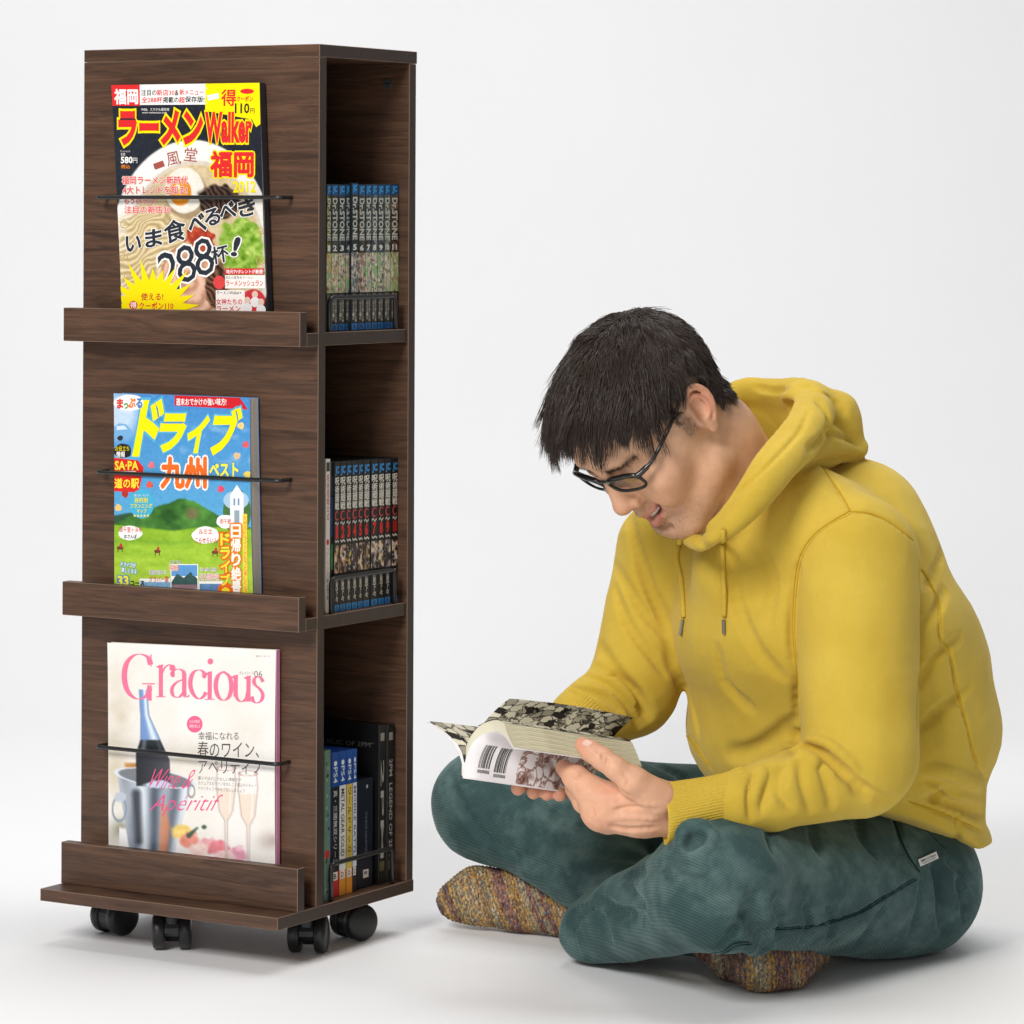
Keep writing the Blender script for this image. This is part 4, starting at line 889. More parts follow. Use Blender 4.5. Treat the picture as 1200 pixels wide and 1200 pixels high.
cases = [(275, 310, 882.5, (28, 28, 32), (206, 40, 46), '真・三國無双シリーズ', (226, 224, 220), 'blue game case with black spine and red base in the bottom bay'),
         (311.5, 343, 880.8, (226, 226, 222), (232, 150, 40), 'METAL GEAR SOLID V', (40, 40, 44), 'blue game case with white spine and orange base in the bottom bay'),
         (344.5, 373, 879.6, (214, 186, 84), (232, 150, 40), 'ワールドサッカー', (60, 50, 30), 'blue game case with yellow spine in the bottom bay'),
         (374, 393.5, 878.0, (214, 218, 226), (30, 30, 34), 'MOBILE BATTLE', (40, 70, 150), 'narrow blue game case with pale spine and black base in the bottom bay')]
for a, b, yt, mid, low, ti, tc, lab in cases: shelf_item('game_case', lab, 'game case', 'game cases in the bottom bay', p7(a), p7(b), yt, Z0, XS - 0.002, 0.135, (22, 62, 138), case(None, mid, low, ti, tc), pages=False, hard=0.002)
def navy(P):
    P.rect(0, 0, 1, 1, (16, 22, 38)).up().rect(0.35, 0.09, 0.72, 0.165, (214, 210, 200)).rect(0.42, 0.12, 0.64, 0.15, (120, 120, 122)).disc(0.6, 0.93, 0.06, 0.018, (170, 176, 186))
    st = Print(lambda u, v: P.to3d(0.45 + v * 0.2, 0.7 - u * 0.4), P.n); st.layer = 3; st.text('THE BLUE COLLECTION', (0, 0.2, 1, 0.8), (120, 126, 140), 0.0, flip=False); off = len(P.v); P.v += st.v; P.f += [tuple(q + off for q in f) for f in st.f]; P.c += st.c
shelf_item('game_case', 'small dark navy box with a white sticker in the bottom bay', 'box', None, p7(399), p7(468), 913.4, Z0, XS - 0.006, 0.12, (16, 22, 38), navy, pages=False)
def dvd(t):
    def d(P):
        P.rect(0, 0, 1, 1, (26, 26, 28)).up().rect(0.02, 0.0, 0.10, 1, (70, 70, 70)).rect(0.2, 0.08, 0.8, 0.14, (96, 90, 60)).rect(0.25, 0.90, 0.75, 0.95, (150, 146, 140)).up()
        st = Print(lambda u, v: P.to3d(v, 0.78 - u * 0.62), P.n); st.layer = 4; st.text(t, (0, 0.3, 1, 0.72), (170, 166, 160), 0.01, flip=False); off = len(P.v); P.v += st.v; P.f += [tuple(q + off for q in f) for f in st.f]; P.c += st.c
    return d
def dvd_side(Q): Q.rect(0, 0, 1, 1, (20, 20, 22)).up().text('“REPUBLIC OF 2PM”', (0.25, 0.86, 0.95, 0.89), (120, 116, 110), 0.0, flip=False)
shelf_item('disc_box', 'tall black disc box beside the navy box in the bottom bay', 'disc box', 'tall black disc boxes', p7(494), p7(531), 850.0, Z0, XS - 0.003, 0.14, (22, 22, 24), dvd('2PM'), pages=False, side=dvd_side)
shelf_item('disc_box', 'tall black disc box with white vertical title rightmost in the bottom bay', 'disc box', 'tall black disc boxes', p7(534), p7(570), 849.2, Z0, XS - 0.002, 0.14, (24, 24, 26), dvd('2PM  LEGEND OF 2PM'), pages=False)
# ------------------------------------------------------------------ the seated man
Fd = unit(V(-0.72, -0.69, 0)); Ld = unit(V(0.69, -0.72, 0)); Ud = V(0, 0, 1)
person = empty('person', (0.33, 4.30, 0.0), label='man in yellow hoodie and green corduroys sitting cross-legged reading a comic', category='person')
bpy.context.view_layer.update()
def under_person(o):
    o.parent = person; o.matrix_parent_inverse = person.matrix_world.inverted(); return o
def flow_ramp(m, stops, src):
    r = ramp(m, stops); m.node_tree.links.new(src, r.inputs[0]); return r
# --- cloth materials
def mixf(m, a, b, f):
    x = nd(m, 'ShaderNodeMix', data_type='FLOAT'); x.inputs[0].default_value = f; m.node_tree.links.new(a, x.inputs[2]); m.node_tree.links.new(b, x.inputs[3]); return x.outputs[0]
m_hood = mat('mustard_sweatshirt', (0.5, 0.33, 0.03), 0.95, spec=0.08)
def _hood():
    m = m_hood; N, L, B = nodes(m); mp = mapping(m, (1, 1, 1))
    a = noise(m, mp.outputs[0], 7, 4, 0.6); f = noise(m, mp.outputs[0], 700, 2, 0.7); g = noise(m, mp.outputs[0], 1300, 2, 0.6)
    r = flow_ramp(m, [(0.3, srgb(198, 166, 58)), (0.7, srgb(214, 184, 76))], a.outputs[0])
    r2 = flow_ramp(m, [(0.3, (0.88, 0.88, 0.88)), (0.65, (1.03, 1.03, 1.03))], f.outputs[0])
    L.new(mixc(m, 0.6, r.outputs[0], r2.outputs[0], 'MULTIPLY'), B.inputs['Base Color'])
    B.inputs['Sheen Weight'].default_value = 0.25; B.inputs['Sheen Roughness'].default_value = 0.5; B.inputs['Sheen Tint'].default_value = (1, 0.9, 0.55, 1)
    c2 = noise(m, mp.outputs[0], 260, 4, 0.75); bump(m, mixf(m, g.outputs[0], c2.outputs[0], 0.5), 0.6, 0.0010)
_hood()
m_rib = mat('mustard_ribbing', (0.5, 0.33, 0.03), 0.85, spec=0.2)
m_cord = mat('green_corduroy', (0.03, 0.08, 0.08), 0.8, spec=0.25)
m_sock = mat('speckled_knit', (0.2, 0.12, 0.08), 0.9, spec=0.1)
m_skin = mat('skin', (0.55, 0.3, 0.19), 0.48, spec=0.4)
m_hair = mat('dark_hair', (0.012, 0.009, 0.008), 0.38, spec=0.5)

# --- trousers
hipL, kneeL, hemL = W(1056, 1035, 4.34), W(842, 1036, 4.03), W(706, 1088, 4.27)
hipR, kneeR, ankR = W(935, 986, 4.48), W(574, 942, 4.50), W(835, 1086, 4.25)
ankL = W(738, 1066, 4.36)
T = Field(W(490, 1100, 4.3) * [1, 0, 0] + V(-20, 3900, -8), W(1170, 1100, 4.3) * [1, 0, 0] + V(20, 4720, 330), 2.3)
T.ell(W(1000, 1018, 4.42), (158, 128, 98), (Ld, Fd, Ud), k=0)
T.ell(W(1036, 1030, 4.40), (106, 106, 82), (Ld, Fd, Ud), k=20)
T.cone(hipL, kneeL, 90, 70, k=40)
T.cone(kneeL, hemL, 68, 44, k=30)
T.cone(hemL, W(690, 1093, 4.27), 44, 37, k=14)
T.cone(hipR, kneeR, 88, 66, k=40)
T.cone(kneeR, W(770, 1066, 4.31), 62, 48, k=34)
T.cone(W(770, 1066, 4.31), ankR, 48, 36, k=20)
T.ell(W(700, 960, 4.44), (110, 60, 50), (V(1, 0, -0.3), V(0, 1, 0), V(0.3, 0, 1)), k=40)
T.cut(V(0, 0, 1.5), V(0, 0, -1), k=10)
# open trouser end round the ankle
T.cone(ankL + V(30, -16, 4), W(610, 1040, 4.48), 38, 50, k=3, mode='sub')
for pix, r, d, mode in (
    ([(800, 992), (803, 980), (812, 972), (826, 969)], 9, 7, 'add'), ([(826, 969), (834, 980), (829, 995), (816, 1002), (803, 998)], 7, 4, 'add'),
    ([(808, 990), (815, 984), (824, 986)], 7, 6, 'sub'), ([(776, 1010), (780, 1022), (788, 1034)], 7, 4, 'sub'), ([(790, 1004), (800, 1016), (816, 1020), (836, 1016)], 8, 4, 'sub'),
    ([(733, 1030), (740, 1046), (756, 1060)], 8, 4, 'sub'), ([(700, 1052), (716, 1066), (734, 1072), (756, 1074)], 10, 6, 'sub'), ([(690, 1062), (706, 1080), (712, 1100)], 9, 4, 'sub'),
    ([(672, 1072), (668, 1095), (676, 1120)], 6, 2.5, 'sub'),
    ([(886, 1052), (884, 1070), (888, 1088), (897, 1102)], 9, 8, 'sub'), ([(910, 1058), (917, 1078), (912, 1098)], 7, 5, 'sub'), ([(944, 1062), (950, 1082), (940, 1102)], 7, 4, 'sub'), ([(968, 1062), (976, 1082), (968, 1104)], 7, 3, 'sub'),
    ([(900, 1106), (888, 1113), (876, 1110)], 7, 4, 'add'), ([(860, 1096), (868, 1080), (872, 1060)], 10, 3, 'sub'), ([(842, 1110), (856, 1098), (862, 1085)], 8, 3, 'sub'),
    ([(952, 966), (956, 984), (966, 1004)], 9, 3, 'sub'), ([(905, 966), (902, 980), (906, 1000)], 9, 3, 'sub'), ([(1005, 960), (1012, 985), (1030, 1006)], 10, 3, 'sub'),
    ([(1096, 1016), (1103, 1045), (1107, 1092)], 9, 7, 'sub'), ([(1122, 1030), (1130, 1052), (1131, 1076)], 8, 5, 'sub'), ([(1080, 1030), (1078, 1062), (1066, 1098)], 9, 3.5, 'sub'), ([(1110, 1010), (1126, 1020), (1142, 1040)], 8, 4, 'sub'),
    ([(1048, 958), (1056, 984), (1066, 1004), (1077, 1020)], 5, 3.5, 'sub'), ([(1040, 1060), (1020, 1085), (1005, 1108)], 9, 2.5, 'sub'), ([(1002, 1082), (990, 1096), (975, 1108)], 8, 2.5, 'sub'),
    ([(1072, 1030), (1037, 1051), (1002, 1071), (950, 1085), (904, 1088)], 3, 1.8, 'sub'), ([(880, 1104), (862, 1106), (844, 1116), (800, 1124), (764, 1126)], 3, 1.8, 'sub'),
    ([(640, 985), (676, 988), (715, 1002), (786, 1010)], 14, 4, 'sub'), ([(560, 975), (620, 1008), (690, 1032)], 12, 3, 'sub'), ([(590, 930), (650, 955), (720, 968), (790, 965)], 16, 4, 'sub'), ([(760, 890), (790, 905), (820, 925)], 10, 3, 'sub'),
    ([(525, 905), (540, 945), (575, 985)], 12, 2.5, 'sub'), ([(730, 1028), (760, 1020), (790, 1004)], 10, 4, 'sub')):
    T.fold(pix, r, d, mode=mode)
T.ell(W(660, 1034, 4.25), (40, 70, 28), (V(1, 0, 0.5), V(0, 1, 0), V(-0.5, 0, 1)), k=8, mode='sub')
T.fold([(663, 1082), (672, 1068), (690, 1060), (712, 1058)], 4, 2.2, mode='add'); T.fold([(672, 1090), (682, 1074), (700, 1066)], 4, 2.0, mode='sub')
v, q = T.mesh(0)
def TD(P): return 2.4 * nz(P, 60, 1) + 1.2 * (1 - 2.2 * np.abs(nz(P * V(0.8, 0.8, 1.15), 52, 2))) + 0.3 * (1 - 2 * np.abs(nz(P, 22, 3)))
v = v + T.grad(v) * TD(v)[:, None]
trousers = under_person(fast_mesh('trousers', v, q, m_cord))
# --- socks
def sock(pts, rs, name='sock'):
    P = np.array(pts); F_ = Field(P.min(0) - 60, P.max(0) + 60, 1.5)
    F_.chain(pts, rs, kk=14, flat=(V(0, 1, 0), 0.85)); F_.cut(V(0, 0, 1.0), V(0, 0, -1), k=6)
    return F_
SL = sock([W(800, 1052, 4.32), ankL, W(690, 1066, 4.42), W(610, 1053, 4.46), W(558, 1050, 4.478), W(534, 1056, 4.48)], [36, 36, 38, 39, 35, 24])
def knit(F_, ax, seed):
    """raised wales across the foot and dyed bands along it"""
    v, q = F_.mesh(1); a = unit(ax); s_ = v @ a; up_ = v[:, 2]
    w_ = s_ + 0.30 * up_ + 2.0 * nz(v, 24, seed)
    v = v + F_.grad(v) * (0.55 * np.sin(2 * np.pi * w_ / 4.6) + 0.30 * np.sin(2 * np.pi * (up_ - 0.2 * s_) / 3.4) + 0.9 * nz(v, 20, seed + 1))[:, None]
    pal = np.array([(0.62, 0.46, 0.60), (1.0, 0.86, 0.56), (0.86, 0.92, 0.92), (0.80, 0.62, 0.50), (1.05, 0.98, 0.86), (0.58, 0.48, 0.56), (0.95, 0.80, 0.58)])
    k = (w_ + 3.0 * nz(v, 7, seed + 2)) / 7.5 + 40; i_ = np.floor(k).astype(int); f = np.clip((k - i_ - 0.35) / 0.3, 0, 1)[:, None]
    rp = np.random.default_rng(seed).integers(0, len(pal), 400); col = pal[rp[i_ % 400]] * (1 - f) + pal[rp[(i_ + 1) % 400]] * f
    return v, q, col * (0.92 + 0.16 * np.sin(2 * np.pi * w_ / 4.6))[:, None]
v, q, cc = knit(SL, V(1, 0, 0.1), 3); under_person(fast_mesh('sock', v, q, m_sock, col=cc, label='speckled knit sock on the foot pointing left'))
SR = sock([W(826, 1086, 4.25), W(866, 1118, 4.18), W(896, 1130, 4.125), W(922, 1130, 4.135), W(954, 1118, 4.21)], [34, 33, 33, 28, 18])
SR.fold([(936, 1112), (938, 1128), (930, 1146)], 6, 3.0)
v, q, cc = knit(SR, V(1, 0.2, -0.2), 9); under_person(fast_mesh('sock', v, q, m_sock, col=cc, label='speckled knit sock tucked under the near knee'))

# --- hoodie
shL, elL, wrL = W(1003, 655, 4.20), W(1008, 885, 4.12), W(812, 946, 4.03)
shR, elR, wrR = W(782, 645, 4.44), W(740, 810, 4.37), W(668, 862, 4.30)
neckB = W(905, 590, 4.30)
H = Field(W(600, 600, 4.3) * [1, 0, 0] + V(0, 3900, 130), W(1190, 600, 4.3) * [1, 0, 0] + V(25, 4680, 730), 2.2)
H.ell(W(1000, 955, 4.40), (166, 146, 90), (Ld, Fd, Ud))
H.ell(W(1020, 985, 4.42), (158, 138, 75), (Ld, Fd, Ud), k=12)
H.ell(W(988, 850, 4.37), (198, 183, 135), (Ld, Fd, Ud), k=50)
H.ell(W(962, 735, 4.33), (192, 168, 120), (Ld, Fd, Ud), k=50)
H.ell(W(985, 640, 4.35), (120, 100, 90), (Ld, Fd, Ud), k=50)
H.cone(shL + V(-25, 20, 5), shR + V(10, 0, 0), 66, 60, k=40)
H.ell(W(945, 618, 4.26), (86, 84, 66), (Ld, Fd, Ud), k=30)
H.cone(W(925, 600, 4.24), W(862, 668, 4.26), 52, 50, k=34)
H.ell(W(1000, 600, 4.36), (80, 70, 62), (Ld, Fd, Ud), k=30)
H.ell(W(1012, 775, 4.36), (150, 138, 95), (Ld, Fd, Ud), k=40)
_p1, _p2, _p3 = W(835, 918, 4.27), W(1046, 953, 4.22), W(1150, 1014, 4.45)
_n = np.cross(_p2 - _p1, _p3 - _p1); _n = _n if _n[2] < 0 else -_n
HEM = (_p1, _n)
H.cut(HEM[0], HEM[1], k=4)
H.cone(shL, elL, 75, 67, k=10)
H.cone(elL + V(0, -5, -14), W(905, 932, 4.06), 56, 39, k=10)
H.cone(W(905, 932, 4.06), W(866, 940, 4.045), 39, 36, k=8)
H.cone(shR, elR, 62, 52, k=22)
H.cone(elR, W(684, 846, 4.315), 52, 43, k=14)
# hood: rolled rim round the neck and the bag hanging behind it
ring = [(836, 629, 4.125), (858, 612, 4.115), (882, 586, 4.12), (909, 551, 4.15), (938, 518, 4.20), (954, 486, 4.27), (944, 466, 4.35), (902, 461, 4.41), (858, 470, 4.42), (812, 560, 4.36), (794, 606, 4.26), (818, 636, 4.17), (836, 629, 4.125)]
RP = smooth_path([W(*p) for p in ring], 5); RR = [float(x[0]) for x in smooth_path([(r_, 0, 0) for r_ in (9, 13, 16, 19, 22, 23, 21, 18, 18, 18, 13, 9, 9)], 5)]
H.chain(RP, RR, k=6, kk=3)
RI = smooth_path([W(*p) for p in [(834, 620, 4.13), (854, 601, 4.122), (874, 576, 4.13), (897, 540, 4.16), (924, 508, 4.21), (940, 478, 4.28), (928, 462, 4.36), (895, 462, 4.40)]], 5)
H.chain(RI, [7 + 5 * math.sin(math.pi * i / (len(RI) - 1)) for i in range(len(RI))], k=2.5, kk=3)
H.chain([W(940, 474, 4.33), W(975, 492, 4.34), W(1004, 524, 4.345)], [27, 33, 13], k=12, kk=14)
H.chain([W(930, 532, 4.22), W(962, 522, 4.29), W(1003, 528, 4.335)], [20, 25, 11], k=8, kk=12)
H.cone(W(880, 492, 4.44), W(935, 545, 4.41), 30, 46, k=14)
H.cone(W(915, 470, 4.42), W(955, 510, 4.38), 24, 34, k=12)
H.cone(W(822, 455, 4.25), W(900, 520, 4.275), 46, 38, k=6, mode='sub')
H.ell(W(915, 486, 4.31), (26, 40, 18), (V(1, 0, 0.35), V(0, 1, 0), V(-0.35, 0, 1)), k=5, mode='sub')
for pix, r, d, mode in (
    # hood creases
    ([(960, 470), (972, 490), (966, 512), (948, 528)], 8, 5, 'sub'), ([(940, 452), (968, 462), (990, 486)], 9, 2.5, 'sub'), ([(948, 482), (935, 508), (905, 540), (872, 570), (846, 594)], 4, 2.5, 'sub'),
    ([(968, 508), (990, 512), (1008, 522)], 6, 3.5, 'sub'), ([(885, 452), (905, 458), (925, 456)], 6, 2, 'sub'), ([(1018, 538), (990, 536), (960, 541), (922, 560), (884, 587), (850, 614), (826, 624)], 5, 3.0, 'sub'),
    # seams
    ([(961, 545), (980, 570), (997, 598)], 2.6, 1.6, 'sub'), ([(997, 599), (959, 623), (938, 651), (931, 689), (929, 737), (934, 784), (938, 830)], 2.8, 2.0, 'sub'), ([(997, 599), (1022, 602), (1045, 612), (1070, 634)], 2.6, 1.6, 'sub'),
    ([(1078, 664), (1092, 688), (1101, 712), (1101, 745), (1113, 765), (1121, 808), (1132, 848), (1145, 896), (1160, 916)], 2.6, 1.8, 'sub'),
    # arm / chest crease, deeper under the arm
    ([(934, 668), (929, 740), (934, 800), (936, 842), (922, 866)], 7, 5, 'sub'), ([(1077, 660), (1079, 740), (1077, 800), (1075, 850)], 7, 4, 'sub'),
    # elbow
    ([(934, 862), (952, 858), (972, 862), (1006, 888), (1044, 918)], 8, 7, 'sub'), ([(918, 884), (936, 874), (956, 876), (986, 906), (1014, 930)], 8, 6, 'sub'), ([(936, 838), (952, 842), (970, 850)], 6, 3.5, 'sub'),
    ([(944, 868), (972, 872), (1004, 900)], 6, 3.0, 'add'), ([(960, 888), (968, 915), (975, 945)], 9, 3.5, 'sub'), ([(905, 902), (898, 925), (888, 950)], 7, 5.5, 'sub'), ([(917, 896), (912, 924), (926, 946)], 7, 5, 'sub'), ([(886, 905), (880, 930), (880, 958)], 6, 4, 'sub'),
    ([(938, 892), (940, 920), (950, 950)], 8, 3, 'sub'), ([(1000, 915), (1030, 935), (1048, 940)], 9, 3, 'sub'),
    ([(922, 872), (946, 860), (978, 876), (1018, 906)], 9, 3.2, 'add'), ([(912, 897), (938, 884), (968, 902), (992, 922)], 9, 3.2, 'add'), ([(930, 852), (950, 848), (980, 858), (1016, 884)], 8, 3.5, 'add'),
    ([(930, 864), (950, 859), (974, 868), (1008, 894), (1040, 916)], 4.5, 5, 'sub'), ([(916, 888), (938, 877), (960, 882), (990, 908)], 4.5, 5, 'sub'),
    ([(1086, 914), (1110, 920), (1140, 928), (1168, 938)], 15, 6, 'add'), ([(1086, 934), (1104, 939), (1138, 950), (1160, 958)], 8, 4.5, 'sub'),
    ([(893, 903), (884, 930), (884, 955)], 7, 2.2, 'add'), 
    # back and side
    ([(1078, 735), (1096, 716), (1108, 690)], 9, 3.5, 'sub'), ([(1078, 800), (1100, 768), (1126, 748)], 10, 4, 'sub'), ([(1080, 850), (1105, 830), (1135, 805)], 12, 3, 'sub'), ([(1085, 690), (1100, 660), (1104, 640)], 9, 2.5, 'sub'),
    ([(1086, 914), (1100, 918), (1122, 924), (1158, 936)], 9, 6, 'sub'), ([(1088, 902), (1112, 906), (1150, 918)], 9, 4, 'add'), ([(1092, 936), (1110, 928), (1124, 932)], 7, 4, 'sub'), 
    ([(1062, 938), (1090, 948), (1122, 960), (1150, 975)], 3.2, 2.2, 'sub'), ([(1118, 958), (1124, 972), (1120, 984)], 6, 2.5, 'sub'),
    # far sleeve
    ([(738, 606), (745, 640), (758, 682), (776, 722), (786, 756), (790, 784)], 8, 5.5, 'sub'), ([(720, 660), (750, 710), (776, 742)], 9, 3, 'sub'), ([(696, 742), (716, 776), (750, 812), (762, 838)], 8, 5, 'sub'),
    ([(686, 776), (716, 788), (742, 808), (756, 842)], 7, 5, 'sub'), ([(680, 792), (710, 800), (736, 826), (748, 850)], 6, 4.5, 'sub'), ([(668, 806), (704, 814), (728, 834)], 6, 4, 'sub'), ([(722, 690), (735, 730), (760, 765), (778, 790)], 8, 3, 'sub'),
    # chest and belly
    ([(818, 630), (826, 658), (828, 690)], 9, 2.5, 'sub'), ([(856, 640), (864, 706), (886, 758), (916, 792)], 12, 3.5, 'sub'), ([(856, 884), (880, 880), (905, 866), (926, 850)], 10, 7, 'sub'), ([(840, 760), (850, 800), (880, 830)], 14, 3, 'sub'),
    ([(806, 862), (818, 880), (832, 900)], 3.4, 2.4, 'sub'), ([(800, 790), (812, 830), (818, 860)], 10, 3, 'sub'), ([(890, 640), (905, 680), (900, 730)], 14, 2.5, 'sub')):
    H.fold(pix, r, d, mode=mode)
v, q = H.mesh(0)
def HD(P): return 1.4 * nz(P, 60, 5) + 1.0 * (1 - 2.2 * np.abs(nz(P * V(1.0, 1.0, 0.7), 55, 7))) + 0.3 * (1 - 2 * np.abs(nz(P, 19, 6)))
v = v + H.grad(v) * HD(v)[:, None]
def on_cloth(h_, lift): return h_ + H.grad(h_[None])[0] * (HD(h_[None])[0] + lift)
hoodie = under_person(fast_mesh('hoodie', v, q, m_hood))
# flat-felled seams
m_seam = mat('seam_stitching', srgb(196, 160, 46), 0.9, spec=0.1)
for pix in ([(961, 546), (980, 571), (996, 598)], [(997, 600), (959, 624), (939, 652), (932, 689), (930, 737), (934, 780), (938, 822)], [(998, 600), (1022, 603), (1045, 613), (1068, 632)],
            [(1079, 666), (1092, 688), (1100, 712), (1101, 745), (1112, 765), (1121, 808), (1131, 848), (1144, 894)], [(1066, 940), (1092, 949), (1122, 961), (1146, 972)], [(806, 862), (818, 880), (830, 897)]):
    for dx in (-1.9, 1.9):
        P = []
        for p in smooth_path([(a_ + dx * 0.8, b_ + dx * 0.6, 0) for a_, b_ in pix], 8):
            h_ = H.hit(p[0], p[1])
            if h_ is not None and (not P or np.linalg.norm(h_ - P[-1]) < 25): P.append(on_cloth(h_, 0.25))
        if len(P) > 3:
            vv, ff = tube([Vector(p) * 0.001 for p in P], 0.0007, 6); o = mesh_obj('seam', vv, ff, m_seam, smooth=True); o.parent = hoodie; o.matrix_parent_inverse = Matrix()
# drawstrings with metal tips, lying on the chest
m_cordy = m_rib; m_tip = mat('steel_aglet', (0.35, 0.34, 0.33), 0.3, metal=1.0)
def on_hoodie(o): o.parent = hoodie; o.matrix_parent_inverse = Matrix(); return o
for pix, tip in (([(803, 624), (797, 640), (795, 655), (801, 680), (803, 700), (803, 724)], [(802, 727), (799.5, 744)]), ([(848, 620), (848, 645), (848, 674), (850, 700), (850, 722)], [(849.5, 726), (850, 743)])):
    P = []
    for p in smooth_path([(a_, b_, 0) for a_, b_ in pix], 6):
        h_ = H.hit(p[0], p[1]); P.append(on_cloth(h_, 2.2))
    vv, ff = tube([Vector(p) * 0.001 for p in P], 0.0031, 10)
    on_hoodie(mesh_obj('drawstring', vv, ff, m_rib, smooth=True))
    P = [on_cloth(H.hit(*t_), 2.6) for t_ in tip]; vv, ff = tube([Vector(p) * 0.001 for p in P], 0.0021, 10)
    on_hoodie(mesh_obj('drawstring_tip', vv, ff, m_tip))
# ribbed cuff of the near sleeve (open end) and the far one
def cuff(a, b, ra, rb, flat, nr=66, rows=16):
    a, b = np.array(a), np.array(b); t = unit(b - a); e1 = unit(np.cross(t, V(0, 1, 0))); e2 = np.cross(t, e1); vs, fs = [], []
    seg = nr * 4
    prof = [(i / rows, 0.0) for i in range(rows + 1)] + [(1.015, -1.2), (1.0, -3.0), (0.85, -4.0), (0.6, -5.0)]
    for (u_, dr) in prof:
        c = a + (b - a) * u_; r = ra + (rb - ra) * min(u_, 1) + dr + 1.6 * math.sin(math.pi * min(u_, 1)) * -1 + 1.4 * math.exp(-((u_ - 0.04) / 0.05) ** 2)
        for k in range(seg):
            th_ = 2 * math.pi * k / seg; rr_ = r + (0.55 * math.cos(nr * th_) if dr > -2 else 0) + 1.5 * math.sin(3 * th_ + 5 * u_)
            vs.append((c + rr_ * (math.cos(th_) * e1 + flat * math.sin(th_) * e2) + t * 3.0 * math.sin(2 * th_ + 0.6) * (u_ > 0.5)) * 0.001)
    for i in range(len(prof) - 1):
        for k in range(seg): fs.append((i * seg + k, i * seg + (k + 1) % seg, (i + 1) * seg + (k + 1) % seg, (i + 1) * seg + k))
    return vs, fs
vv, ff = cuff(W(874, 936, 4.05), W(776, 956, 4.03), 36, 34, 0.86); on_hoodie(mesh_obj('cuff', vv, ff, m_rib, smooth=True))
vv, ff = cuff(W(690, 843, 4.31), W(660, 866, 4.285), 42, 36, 0.9); on_hoodie(mesh_obj('cuff', vv, ff, m_rib, smooth=True))
def _cloth():
    m = m_rib; N, L, B = nodes(m); mp = mapping(m, (1, 1, 1)); f = noise(m, mp.outputs[0], 500, 3, 0.7)
    L.new(flow_ramp(m, [(0.3, srgb(192, 160, 54)), (0.7, srgb(212, 181, 72))], f.outputs[0]).outputs[0], B.inputs['Base Color'])
    m = m_cord; N, L, B = nodes(m); mp = mapping(m, (1, 1, 1))
    big = noise(m, mp.outputs[0], 9, 4, 0.6); mid = noise(m, mp.outputs[0], 34, 4, 0.65)
    dot = nd(m, 'ShaderNodeVectorMath', operation='DOT_PRODUCT'); L.new(mp.outputs[0], dot.inputs[0]); dot.inputs[1].default_value = (0.42, 0.30, 0.86)
    wv = nd(m, 'ShaderNodeMath', operation='MULTIPLY_ADD'); L.new(dot.outputs['Value'], wv.inputs[0]); wv.inputs[1].default_value = 2 * math.pi / 0.0028
    L.new(mid.outputs[0], wv.inputs[2]); sn = nd(m, 'ShaderNodeMath', operation='SINE'); L.new(wv.outputs[0], sn.inputs[0])
    r = flow_ramp(m, [(0.25, srgb(38, 60, 60)), (0.48, srgb(56, 82, 81)), (0.66, srgb(96, 120, 117))], mixf(m, big.outputs[0], mid.outputs[0], 0.4))
    ml = nd(m, 'ShaderNodeMapRange'); L.new(sn.outputs[0], ml.inputs[0]); ml.inputs[1].default_value = -1; ml.inputs[3].default_value = 0.74; ml.inputs[4].default_value = 1.10
    mul = nd(m, 'ShaderNodeVectorMath', operation='SCALE'); L.new(r.outputs[0], mul.inputs[0]); L.new(ml.outputs[0], mul.inputs['Scale']); L.new(mul.outputs[0], B.inputs['Base Color'])
    B.inputs['Sheen Weight'].default_value = 0.25; B.inputs['Sheen Roughness'].default_value = 0.35; B.inputs['Sheen Tint'].default_value = (0.6, 0.85, 0.82, 1)
    bump(m, sn.outputs[0], 0.28, 0.0005)
    m = m_sock; N, L, B = nodes(m); mp = mapping(m, (1.15, 0.8, 0.62), rot=(0, 0.12, 0)); mb = mapping(m, (1.0, 0.4, 0.15), rot=(0, 0.2, 0))
    n0 = noise(m, mp.outputs[0], 90, 2, 0.5); va = nd(m, 'ShaderNodeVectorMath', operation='MULTIPLY_ADD'); L.new(n0.outputs['Color'], va.inputs[0]); va.inputs[1].default_value = (0.004, 0.004, 0.004); L.new(mp.outputs[0], va.inputs[2])
    vo = nd(m, 'ShaderNodeTexVoronoi'); vo.inputs['Scale'].default_value = 500; vo.inputs['Randomness'].default_value = 0.7; L.new(va.outputs[0], vo.inputs['Vector'])
    sep = nd(m, 'ShaderNodeSeparateColor'); L.new(vo.outputs['Color'], sep.inputs[0]); band = noise(m, mb.outputs[0], 90, 3, 0.6)
    r = flow_ramp(m, [(0.10, srgb(88, 66, 74)), (0.28, srgb(134, 106, 90)), (0.42, srgb(136, 146, 146)), (0.54, srgb(180, 150, 116)), (0.66, srgb(206, 170, 104)), (0.80, srgb(222, 204, 178)), (0.95, srgb(238, 228, 210))], mixf(m, sep.outputs[0], band.outputs[0], 0.45))
    r2 = nd(m, 'ShaderNodeVertexColor', layer_name='Col')
    r3 = flow_ramp(m, [(0.0, (1, 1, 1)), (0.55, (0.95, 0.95, 0.95)), (0.9, (0.45, 0.42, 0.42))], vo.outputs['Distance'])
    c_ = mixc(m, 1.0, r.outputs[0], r2.outputs[0], 'MULTIPLY'); L.new(mixc(m, 0.8, c_, r3.outputs[0], 'MULTIPLY'), B.inputs['Base Color'])
    wvb = nd(m, 'ShaderNodeTexWave', bands_direction='X'); wvb.inputs['Scale'].default_value = 62; wvb.inputs['Distortion'].default_value = 1.5; wvb.inputs['Detail Scale'].default_value = 3; L.new(mb.outputs[0], wvb.inputs['Vector'])
